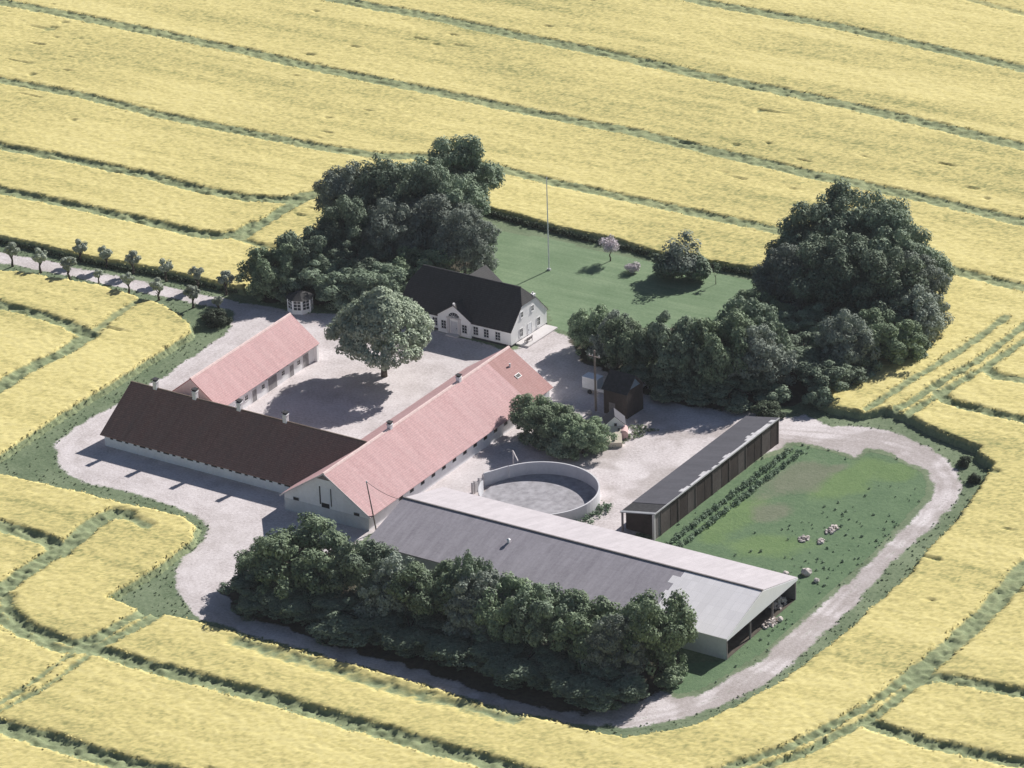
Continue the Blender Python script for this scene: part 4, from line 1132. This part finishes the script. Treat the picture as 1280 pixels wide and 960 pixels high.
m = MB(); m.slab([(.12, y1, sz(.12)), (.12, SL, sz(.12)), (-SWd, SL, SLo), (-SWd, y1, SLo)], .1); m.build("roof", M_FELT, Sh)
m = MB(); m.slab([(.12, .5, sz(.12) - .05), (.12, y1 - .01, sz(.12) - .05), (-SWd, y1 - .01, SLo - .05), (-SWd, .5, SLo - .05)], .08); o = m.build("roof_end", M_CAP, Sh)
o["label"] = "blackish near end of the shed roof"
m = MB(); m.slab([(.14, -.05, sz(.12)), (.14, .49, sz(.12)), (-SWd, .49, SLo), (-SWd, -.05, SLo)], .12); m.build("verge_board", M_STEEL, Sh)
m = MB()
m.box(.125, -.05, SHi - .16, .2, SL, SHi + .06); m.build("eave_board", M_FELT_PALE, Sh)
g_ = random.Random(5); y = 8.0
while y < SL - 1:
    wd = .25 + .75 * max(0, math.sin(y * .9 + 1.0)) * g_.random() + (.35 if y > 27 else 0)
    ln = g_.uniform(.5, 1.2)
    m = MB(); m.slab([(.118, y, sz(.118) + .006), (.118, y + ln, sz(.118) + .006), (-wd, y + ln, sz(-wd) + .006), (-wd, y, sz(-wd) + .006)], .004)
    m.build("bleached_patch", M_FELT_PALE, Sh)
    y += ln + (.002 if g_.random() < .8 else g_.uniform(.4, 1.8))

# ------------------------------------------------------------ farmhouse
Hs = tag(empty("farmhouse", (-8.5, 64.24, 0), R(-1.52)), "white farmhouse with steep dark slate roof and front gable", "house")
HX, HD, HE, HR = -21.4, 10.36, 2.75, 8.08
slh = (HR - HE) / (HD / 2)
HZ = 5.9; hy = (HZ - HE) / slh
def hip(x0, x1): pass
m = MB()
m.prism_x([(0, 0), (HD, 0), (HD, HE), (HD - hy, HZ - .1), (hy, HZ - .1), (0, HE)], HX, 0)
m.build("wall", M_WHITE, Hs)
m = MB(); m.box(HX - .03, -.035, 0, .035, HD + .03, .32); m.build("plinth", M_CAP, Hs)
e = .28; ze = HE - slh * e * .55; xr, xl = .12, HX - .12; ins = 1.5
m = MB()
plate(m, [(xl, -e, ze), (xr, -e, ze), (xr, hy, HZ + .06), (xr - ins, HD / 2, HR + .06), (xl + ins, HD / 2, HR + .06), (xl, hy, HZ + .06)], .14)
plate(m, [(xr, HD + e, ze), (xl, HD + e, ze), (xl, HD - hy, HZ + .06), (xl + ins, HD / 2, HR + .06), (xr - ins, HD / 2, HR + .06), (xr, HD - hy, HZ + .06)], .14)
plate(m, [(xr + .03, hy, HZ + .05), (xr + .03, HD - hy, HZ + .05), (xr - ins, HD / 2, HR + .05)], .12)
plate(m, [(xl - .03, HD - hy, HZ + .05), (xl - .03, hy, HZ + .05), (xl + ins, HD / 2, HR + .05)], .12)
hr = m.build("roof", M_SLATE, Hs)
m = MB(); m.prism_x([(HD/2 - .18, HR - .08), (HD/2 + .18, HR - .08), (HD/2 + .08, HR + .13), (HD/2 - .08, HR + .13)], xl + ins, xr - ins); m.build("ridge", M_CAP, Hs)
# front gable with portal
FX, FW_, FZ, fe = -10.6, 3.15, 5.05, 2.95
m = MB()
m.prism_y([(FX - FW_, 0), (FX + FW_, 0), (FX + FW_, fe), (FX, FZ), (FX - FW_, fe)], -.32, 3.0); m.build("front_gable", M_WHITE, Hs)
sf = (FZ - fe) / FW_
m = MB(); yb2 = (FZ - HE) / slh + .15
for s in (1, -1):
    q = [(FX + s * (FW_ + .22), -.5, fe - sf * .22 + .12), (FX + s * (FW_ + .22), .65, fe - sf * .22 + .12), (FX, yb2, FZ + .12), (FX, -.5, FZ + .12)]
    m.slab(q if s > 0 else [q[1], q[0], q[3], q[2]], .1)
m.build("front_gable_roof", M_SLATE, Hs)
m = MB(); ob(m, (FX, -.32, 0), (1, 0, 0), (0, -1, 0), -.14, .14, FZ - .1, FZ + .4, -.24, .06); m.build("gable_finial", M_WHITE, Hs)
m = MB()
for s in (-1, 1):
    ob(m, (FX, -.32, 0), (1, 0, 0), (0, -1, 0), s * 1.05 - .2, s * 1.05 + .2, 0, 2.75, -.02, .14)
ob(m, (FX, -.32, 0), (1, 0, 0), (0, -1, 0), -1.35, 1.35, 2.752, 3.0, -.02, .2)
ob(m, (FX, -.32, 0), (1, 0, 0), (0, -1, 0), -1.1, 1.1, 0, .22, .0, 1.0)
m.build("portal", M_CONC_LIGHT, Hs)
dr = opening(Hs, (FX, -.32, 1.25), (1, 0, 0), (0, -1, 0), 1.25, 2.05, "door", M_CONC, M_PAINT)
m = MB(); ob(m, (FX + .45, -.35, 1.2), (1, 0, 0), (0, -1, 0), -.03, .03, -.08, .08, 0, .07); m.build("handle", M_CAP, dr)
m = MB(); arc = [(FX + 1.0 * math.cos(a), 3.1 + .72 * math.sin(a)) for a in [math.pi * k / 10 for k in range(11)]]
m.prism_y(arc, -.36, -.3); fl = m.build("fanlight", M_GLASS, Hs)
m = MB()
for k in range(1, 5):
    a = math.pi * k / 5
    m.tube((FX, -.37, 3.12), (FX + .98 * math.cos(a), -.37, 3.1 + .7 * math.sin(a)), .03, .03, 4)
m.build("glazing_bar", M_PAINT, fl)
for x in (-18.65, -16.6, -14.5, -6.68, -4.68, -2.5):
    window(Hs, (x, 0, 1.42), (1, 0, 0), (0, -1, 0), 1.02, 1.5, 2, 3)
for x in (-12.6, -8.62):
    window(Hs, (x, -.32, 1.42), (1, 0, 0), (0, -1, 0), 1.02, 1.5, 2, 3)
for y, z_, wd, ht in [(3.2, 4.45, .75, 1.0), (6.25, 4.45, .75, 1.0), (7.9, 1.55, .9, 1.45), (2.9, 1.5, .9, 1.45)]:
    window(Hs, (0, y, z_), (0, 1, 0), (1, 0, 0), wd, ht, 2, 2)
dr = opening(Hs, (0, 5.35, 1.15), (0, 1, 0), (1, 0, 0), 1.0, 2.0, "door", M_CLAD, M_PAINT)
m = MB(); ob(m, (0, 5.0, 1.1), (0, 1, 0), (1, 0, 0), -.03, .03, -.08, .08, .03, .1); m.build("handle", M_CAP, dr)
m = MB(); m.box(-.62, 6.7, 5.0, -.06, 7.35, 6.45); m.box(-.66, 6.66, 6.452, -.02, 7.39, 6.56); ch = m.build("chimney", M_WHITE, Hs)
m = MB(); m.tube((-.34, 7.02, 6.56), (-.34, 7.02, 6.9), .11); m.build("chimney_pot", M_CONC_LIGHT, ch)
m = MB(); plate(m, [(.06, -.02, HE - .18), (.06, hy, HZ - .14), (.06, hy, HZ + .03), (.06, -.02, HE + .03)][::-1], .06); plate(m, [(.06, HD - hy, HZ - .14), (.06, HD + .02, HE - .18), (.06, HD + .02, HE + .03), (.06, HD - hy, HZ + .03)][::-1], .06)
ob(m, (0, 0, 0), (0, 1, 0), (1, 0, 0), hy, HD - hy, HZ - .16, HZ - .01, -.02, .1); m.build("bargeboard", M_PAINT, Hs)
# rear cross gable
RX, RW, RZ, re_ = -12.2, 3.4, 7.45, 4.9
m = MB(); m.prism_y([(RX - RW + .2, 3), (RX + RW - .2, 3), (RX + RW - .2, re_ - .05), (RX, RZ - .12), (RX - RW + .2, re_ - .05)][:5], HD - 2.6, HD + .9); m.build("rear_gable", M_WHITE, Hs)
sr = (RZ - re_) / RW
m = MB(); yi = HD / 2 + (HR - RZ) / slh
for s in (1, -1):
    q = [(RX + s * (RW + .2), HD - (re_ - HE) / slh - .3, re_ - sr * .2), (RX + s * (RW + .2), HD + 1.1, re_ - sr * .2), (RX, HD + 1.1, RZ), (RX, yi, RZ)]
    m.slab(q if s > 0 else [q[1], q[0], q[3], q[2]], .12)
o = m.build("rear_gable_roof", M_SLATE, Hs)
m = MB(); m.box(.05, 1.2, 0, 2.4, 9.8, .28); tag(m.build("terrace", M_CONC_LIGHT), "pale low stone terrace along the farmhouse end wall", "terrace")
t_ = COL.objects[-1]; t_.location = (-8.5, 64.24, 0); t_.rotation_euler = (0, 0, R(-1.52))
# garden bench on the terrace
bn = tag(empty("garden_bench", (-7.0, 66.9, .28), R(-91.5)), "dark garden bench on the terrace below the house gable", "bench")
m = MB(); [m.box(-.8, -.25 + .13 * k, .42, .8, -.15 + .13 * k, .46) for k in range(4)]; m.build("seat", M_BOARD, bn)
m = MB(); [m.box(-.8, .28, .55 + .14 * k, .8, .32, .64 + .14 * k) for k in range(3)]; m.build("backrest", M_BOARD, bn)
for sx in (-1, 1):
    for yy in (-.2, .26):
        m = MB(); m.box(sx * .72 - .04, yy - .04, 0, sx * .72 + .04, yy + .04, .42 if yy < 0 else .95); m.build("leg", M_BOARD, bn)

# ------------------------------------------------------------ garden pavilion
gp = tag(empty("garden_pavilion", (-46.6, 60.9, 0), R(20)), "small white glazed garden pavilion under the dark trees", "pavilion")
n8 = 8; rr = 2.0
pt = [Vector((rr * math.cos(2 * math.pi * (k + .5) / n8), rr * math.sin(2 * math.pi * (k + .5) / n8), 0)) for k in range(n8)]
for k in range(n8):
    a, b = pt[k], pt[(k + 1) % n8]
    t1 = (b - a).normalized(); n1 = Vector((t1.y, -t1.x, 0)); c1 = (a + b) / 2; hw = (b - a).length / 2
    m = MB(); ob(m, c1, t1, n1, -hw + .05, hw - .05, 0, .62, -.05, .05); m.build("panel", M_PAINT, gp)
    window(gp, c1 + Vector((0, 0, 1.5)), t1, n1, 2 * hw - .16, 1.75, 2, 3, None, None, .1, .07, False)
m = MB(); [m.box(p.x - .09, p.y - .09, 0, p.x + .09, p.y + .09, 2.42) for p in pt]; m.build("post", M_PAINT, gp)
m = MB(); tp = Vector((0, 0, 3.5))
for k in range(n8):
    a, b = pt[k] * 1.18, pt[(k + 1) % n8] * 1.18
    m.poly((a.x, a.y, 2.42), (b.x, b.y, 2.42), tuple(tp)); m.poly((b.x, b.y, 2.42), (a.x, a.y, 2.42), (0, 0, 2.44))
m.build("roof", M_SLATE, gp)
m = MB(); m.tube((0, 0, 3.4), (0, 0, 3.95), .07, .03); m.build("finial", M_CAP, gp)

# ------------------------------------------------------------ manure tank
TX, TY, TR_, TH = 23.6, 19.9, 8.75, 2.15
tk = tag(empty("manure_tank", (TX, TY, 0)), "round open concrete manure tank behind the big barn", "tank")
a0, a1 = R(-168), R(152)
m = MB(); n = 64
for k in range(n):
    t0 = a0 + (a1 - a0) * k / n; t1 = a0 + (a1 - a0) * (k + 1) / n
    q = [(TR_ * math.cos(t0), TR_ * math.sin(t0)), (TR_ * math.cos(t1), TR_ * math.sin(t1)), ((TR_ - .22) * math.cos(t1), (TR_ - .22) * math.sin(t1)), ((TR_ - .22) * math.cos(t0), (TR_ - .22) * math.sin(t0))]
    m.hexa([(x, y, 0) for x, y in q], [(x, y, TH) for x, y in q])
m.build("wall", M_CONC, tk)
ea = Vector((TR_ * math.cos(a1), TR_ * math.sin(a1), 0))
wa = Vector((14.0 - TX, 20.2 - TY, 0)); d_ = (wa - ea).normalized()
m = MB(); ob(m, ea, d_, Vector((-d_.y, d_.x, 0)), .05, (wa - ea).length, 0, TH, -.1, .1); m.build("wing_wall", M_CONC, tk)
m = MB(); ob(m, wa, Vector((0, -1, 0)), Vector((1, 0, 0)), .3, 3.0, 0, 1.55, -.1, .1)
for u in (.15, 1.3, 2.5, 3.1): ob(m, wa, Vector((0, -1, 0)), Vector((1, 0, 0)), u - .12, u + .12, 0, 2.0, -.14, .14)
m.build("gate_wall", M_CONC_LIGHT, tk)
m = MB(); disc = [((TR_ - .21) * math.cos(2 * math.pi * k / 48), (TR_ - .21) * math.sin(2 * math.pi * k / 48), .22) for k in range(48)]
m.poly(*disc); m.build("slurry", M_SLURRY, tk)
m = MB(); m.tube((-9.2, 7.8, 2.6), (-7.2, 5.9, 2.3), .1); m.tube((-9.2, 7.8, 0), (-9.2, 7.8, 2.7), .09); m.build("filling_pipe", M_CONC_LIGHT, tk)

# ------------------------------------------------------------ flagpole, utility pole
fp = tag(empty("flagpole", (-19.5, 93.9, 0)), "tall white flagpole standing on the lawn behind the farmhouse", "flagpole")
m = MB(); m.tube((0, 0, .3), (-.02, 0, 16.3), .13, .07, 10); m.build("pole", M_PAINT, fp)
m = MB(); m.tube((0, 0, 16.3), (0, 0, 16.34), .05, .14, 10); m.tube((0, 0, 16.342), (0, 0, 16.52), .14, .04, 10); m.build("knob", M_PAINT, fp)
m = MB(); m.box(-.3, -.16, 0, .3, .16, .3); m.build("base", M_CONC, fp)

up_ = tag(empty("utility_pole", (15.2, 50.2, 0)), "grey wooden utility pole with crossarm before the tarred hut", "pole")
m = MB(); m.tube((0, 0, 0), (-.1, .1, 10.0), .19, .14, 9); m.build("pole", M_WOODPOLE, up_)
m = MB(); m.box(-1.0, -.25, 9.0, 1.0, -.12, 9.16); m.build("crossarm", M_WOODPOLE, up_)
for x in (-.85, .85, -.3): 
    m = MB(); m.tube((x, -.18, 9.162), (x, -.18, 9.42), .07, .05, 7); m.build("insulator", M_PAINT, up_)

# ------------------------------------------------------------ tarred hut, trailer, small white shed, barrel, beams
hut = tag(empty("hut", (18.9, 52.2, 0), R(-4)), "tall dark tarred hut in the tree shade behind the small white shed", "hut")
m = MB(); m.prism_x([(-2.2, 0), (2.2, 0), (2.2, 4.3), (0, 6.3), (-2.2, 4.3)], -2.1, 2.1); m.build("wall", M_TAR, hut)
m = MB(); m.slab([(-2.35, -2.5, 4.08), (2.35, -2.5, 4.08), (2.35, 0, 6.42), (-2.35, 0, 6.42)], .1); m.slab([(2.35, 2.5, 4.08), (-2.35, 2.5, 4.08), (-2.35, 0, 6.42), (2.35, 0, 6.42)], .1); m.build("roof", M_CAP, hut)
m = MB(); plate(m, [(2.13, -1.3, 4.55), (2.13, 1.3, 4.55), (2.13, 0, 5.9)], .05); m.build("gable_board", M_SKY_TINT, hut)  # blue triangle paints the sky's reflection on the gable
opening(hut, (-.6, -2.2, 1.05), (1, 0, 0), (0, -1, 0), 1.1, 2.0, "door", M_BOARD)

tl = tag(empty("box_trailer", (11.6, 56.0, 0), R(-3)), "white box trailer parked in the shade left of the utility pole", "trailer")
m = MB(); m.box(-1.7, -.9, .75, 1.0, .9, 2.55); m.build("body", M_PAINT, tl)
m = MB(); m.box(-1.75, -.95, 2.552, 1.05, .95, 2.62); m.build("roof", M_CLAD, tl)
m = MB(); m.box(-1.7, -.85, .55, 2.4, -.75, .7); m.box(-1.7, .75, .55, 2.4, .85, .7); m.tube((2.4, -.8, .62), (3.4, 0, .6), .06); m.tube((2.4, .8, .62), (3.4, 0, .6), .06); m.build("chassis", M_STEEL, tl)
m = MB(); m.box(1.1, -.9, .72, 2.6, -.82, 1.15); m.build("side_board", M_PAINT, tl)
for s in (-1, 1):
    m = MB(); m.tube((-.3, s * .98 - .1, .34), (-.3, s * .98 + .1, .34), .34, .34, 16); m.build("wheel", M_CAP, tl)

ws = tag(empty("small_shed", (22.2, 43.9, 0), R(33)), "small whitewashed shed with lean-to at the gravel edge", "shed")
m = MB(); m.prism_y([(-1.5, 0), (1.5, 0), (1.5, 2.0), (0, 3.3), (-1.5, 2.0)], -.2, 2.6); m.build("wall", M_LIME, ws)
m = MB(); m.slab([(1.65, -.3, 1.95), (1.65, 2.75, 1.95), (0, 2.75, 3.4), (0, -.3, 3.4)], .08); m.slab([(-1.65, 2.75, 1.95), (-1.65, -.3, 1.95), (0, -.3, 3.4), (0, 2.75, 3.4)], .08); m.build("roof", M_FELT, ws)
opening(ws, (.1, -.2, 1.9), (1, 0, 0), (0, -1, 0), .38, .62, "window", M_DARK, M_LIME_LOW)
m = MB(); m.hexa([(-1.5, -3.9, 0), (.9, -3.9, 0), (.9, -.22, 0), (-1.5, -.22, 0)], [(-1.5, -3.9, .75), (.9, -3.9, .75), (.9, -.22, 1.75), (-1.5, -.22, 1.75)]); lt = m.build("lean_to", M_CREAM, ws)
for x, y in ((.55, -1.0), (-.2, -2.1), (-.3, -3.3)):
    z_ = .75 + (y + 3.9) / 3.68
    m = MB(); m.box(x - .16, y - .22, z_ - .1, x + .16, y + .22, z_ + .1); m.build("roof_hatch", M_DARK, lt)

bl_ = tag(empty("oil_tank", (23.6, 44.4, 0), R(30)), "pinkish rusty oil tank lying at the small white shed", "tank")
m = MB(); m.tube((-.2, -1.2, .85), (-.2, 1.0, .85), .72, .72, 20); m.build("body", M_RUST, bl_)
m = MB(); m.tube((-.2, -1.22, .85), (-.2, -1.205, .85), .6, .68, 20); m.tube((-.2, -.1, 1.5), (-.2, -.1, 1.75), .12); m.build("end_cap", M_RUST, bl_)
m = MB()
for yy in (-.8, .6): m.box(-.7, yy - .1, 0, .3, yy + .1, .3)
m.build("cradle", M_BOARD, bl_)

for i, (a, b, rad, lab) in enumerate([((17.6, 57.4, .9), (18.3, 63.2, 1.5), .11, "upper thinner white pole lying in the shade right of the hut"), ((18.0, 56.9, .8), (18.2, 61.3, 1.1), .17, "lower thicker white pole lying in the shade right of the hut")]):
    m = MB(); m.tube(a, b, rad, rad * .9, 8)
    m.tube((a[0], a[1] + .4, 0), (a[0], a[1] + .4, a[2] - rad + .02), .08); m.tube((b[0], b[1] - .4, 0), (b[0], b[1] - .4, b[2] - rad + .02), .08)
    tag(m.build("white_pole", M_PAINT), lab, "pole")

# ------------------------------------------------------------ rubble heaps, loose stones
def rock_mesh(name, rocks, seed):
    """one heap: many angular stones in one mesh"""
    g = random.Random(seed); m = MB()
    for x, y, z_, r in rocks:
        q = []
        a0 = g.uniform(0, 6.28)
        lo = []; hi = []
        for k in range(4):
            a = a0 + k * math.pi / 2 + g.uniform(-.3, .3)
            s = r * g.uniform(.7, 1.15)
            lo.append((x + math.cos(a) * s, y + math.sin(a) * s, z_ - r * .5)); hi.append((x + math.cos(a + .2) * s * g.uniform(.45, .8), y + math.sin(a + .2) * s * g.uniform(.45, .8), z_ + r * g.uniform(.35, .75)))
        m.hexa(lo, hi)
    return m
def heap(x, y, w_, d_, h_, n, seed, label, mat=None, cat="rubble heap"):
    g = random.Random(seed); rocks = []
    for i in range(n):
        a = g.uniform(0, 6.28); k = math.sqrt(g.random())
        rocks.append((math.cos(a) * k * w_, math.sin(a) * k * d_, max(.05, h_ * (1 - k) * g.uniform(.5, 1.0)), g.uniform(.14, .38)))
    o = rock_mesh("rubble_heap", rocks, seed).build("rubble_heap", mat or M_STONE, None, loc=(x, y, 0))
    return tag(o, label, cat)
heap(62.4, 27.4, .7, 1.1, .35, 40, 1, "pale rubble heap in the paddock, left one of three")
heap(64.9, 27.9, .45, .9, .25, 24, 2, "small flat pale rubble heap in the paddock, between the other two")
heap(64.6, 31.9, .7, 1.6, .4, 46, 3, "largest pale rubble heap in the paddock, right one of three")
heap(68.3, 8.6, 1.0, 1.9, 1.6, 60, 4, "grey heap of stones in the open end of the big barn")
heap(69.9, 3.2, .8, 1.6, .5, 40, 5, "low grey stone heap on the grass outside the open barn end")
for i, (x, y, r, lab) in enumerate([(67.6, 18.2, .75, "large pale boulder in the grass behind the big barn corner"), (65.2, 16.6, .5, "small pale boulder left of the large one behind the barn corner"), (69.8, 16.9, .45, "small pale boulder right of the large one behind the barn corner"),
        (70.6, 4.6, .5, "pale boulder on the grass just outside the open barn end"),
        (14.9, 48.9, .42, "pale round stone at the foot of the utility pole"), (22.6, 49.6, .35, "pale stone at the corner of the tarred hut")]):
    me_ = bpy.data.meshes.new("boulder"); bm = bmesh.new(); bmesh.ops.create_icosphere(bm, subdivisions=2, radius=r)
    g = random.Random(i + 40)
    for v in bm.verts: v.co *= g.uniform(.82, 1.12); v.co.z *= .8
    bm.to_mesh(me_); bm.free(); me_.materials.append(M_STONE)
    o = bpy.data.objects.new("boulder", me_); COL.objects.link(o); o.location = (x, y, r * .45)
    tag(o, lab, "boulder")

# ------------------------------------------------------------ low growth: weeds, tufts
def scatter(name, pts, rads, hts, n_per, size, seed, mat, label, cat):
    cl = [(x, y, h * .45, r) for (x, y), r, h in zip(pts, rads, hts)]
    me_ = leaf_mesh(name, cl, n_per, size, seed, mat, 0.4, 0.0)
    o = bpy.data.objects.new(name, me_); COL.objects.link(o)
    return tag(o, label, cat, kind="stuff")
g = np.random.default_rng(99)
pts = []; rad = []; hts = []
for row in (0, 1):
    for k in range(70):
        s = k / 69
        pts.append((46.6 + row * 1.7 + s * 1.0 + g.normal() * .12, 15.5 + s * 36.5 + g.normal() * .15)); r = g.uniform(.3, .62); rad.append(r); hts.append(r * 1.3)
scatter("weed_rows", pts, rad, hts, 60, .26, 101, M_WEED, "two ragged rows of tall weeds along the paddock side of the tarred shed", "weeds")

def tufts(name, n, area, seed, accept, mat, size, label, rr=(.12, .4)):
    g = np.random.default_rng(seed)
    x = g.uniform(area[0], area[2], n); y = g.uniform(area[1], area[3], n)
    k = accept(x, y, g)
    x, y = x[k], y[k]
    r = g.uniform(rr[0], rr[1], len(x))
    return scatter(name, list(zip(x, y)), r, r * 1.2, 16, size, seed + 1, mat, label, "weeds")
def in_padd(x, y, g):
    n = vnoise(x, y, 4.0, 55) * .6 + vnoise(x, y, 1.5, 56) * .4
    dens = .04 + .2 * sstep(.45, .7, n) + .12 * ((x > 60) & (y < 40))
    for e_ in BARE + LITE: dens = dens * (1 - .85 * (ell(x, y, *e_) > .25))
    d = sdist(x, y, TRACK[0], 4.0)
    return inside(x, y, PADD) & (g.random(len(x)) < dens) & (d < -.4) & ~((x < 70.4) & (y < 11.9))
tufts("paddock_weeds", 5200, (44.5, -28, 80, 60), 7, in_padd, M_WEED, .2, "scattered dark weeds growing in the paddock grass", (.08, .24))
def verge(x, y, g):
    d = np.full(x.shape, -6.0)
    for q in GRAV: d = np.maximum(d, sdist(x, y, q, 6.0))
    c = sdist(x, y, CLEAR[0], 4.0)
    e_ = inside(x, y, LAWN) | inside(x, y, PADD)
    return (c > .1) & (d < .15) & ~e_ & (g.random(len(x)) < np.clip(.25 + .8 * np.exp(-np.abs(d) / .6) + .7 * np.exp(-c / .7), 0, 1)) & ~((x > -44) & (x < 9) & (y > -.5) & (y < 51)) & ~((x > 10) & (x < 70) & (y > -10) & (y < 13)) & ~((x > -32) & (x < -6) & (y > 63) & (y < 78))
tufts("verge_grass", 42000, (-118, -36, 86, 66), 17, verge, M_TUFT, .15, "ragged grass tufts on the verges along drive, lane and track", (.05, .17))
def tankw(x, y, g):
    d = np.hypot(x - TX, y - TY)
    return (d > TR_ + .15) & (d < TR_ + 2.0) & (y < 24) & (x > 26)
tufts("tank_weeds", 1800, (12, 8, 36, 32), 27, tankw, M_WEED, .3, "green weeds growing round the foot of the manure tank", (.25, .55))
def shedw(x, y, g):
    u = (x - 22.6) ; v = (y - 41.6)
    return (np.abs(u - .35 * v) < 1.6 + g.random(len(x)) * .5) & (v > -4.5) & (v < 7) & ~((x < 23.9) & (y > 40.5) & (y < 46.5))
tufts("shed_weeds", 500, (18, 36, 28, 50), 37, shedw, M_TUFT, .26, "green weeds growing in front of the small white shed", (.15, .4))
for k_, (r_, u_) in PROTO.items():
    if not u_: print("unused prototype", k_)
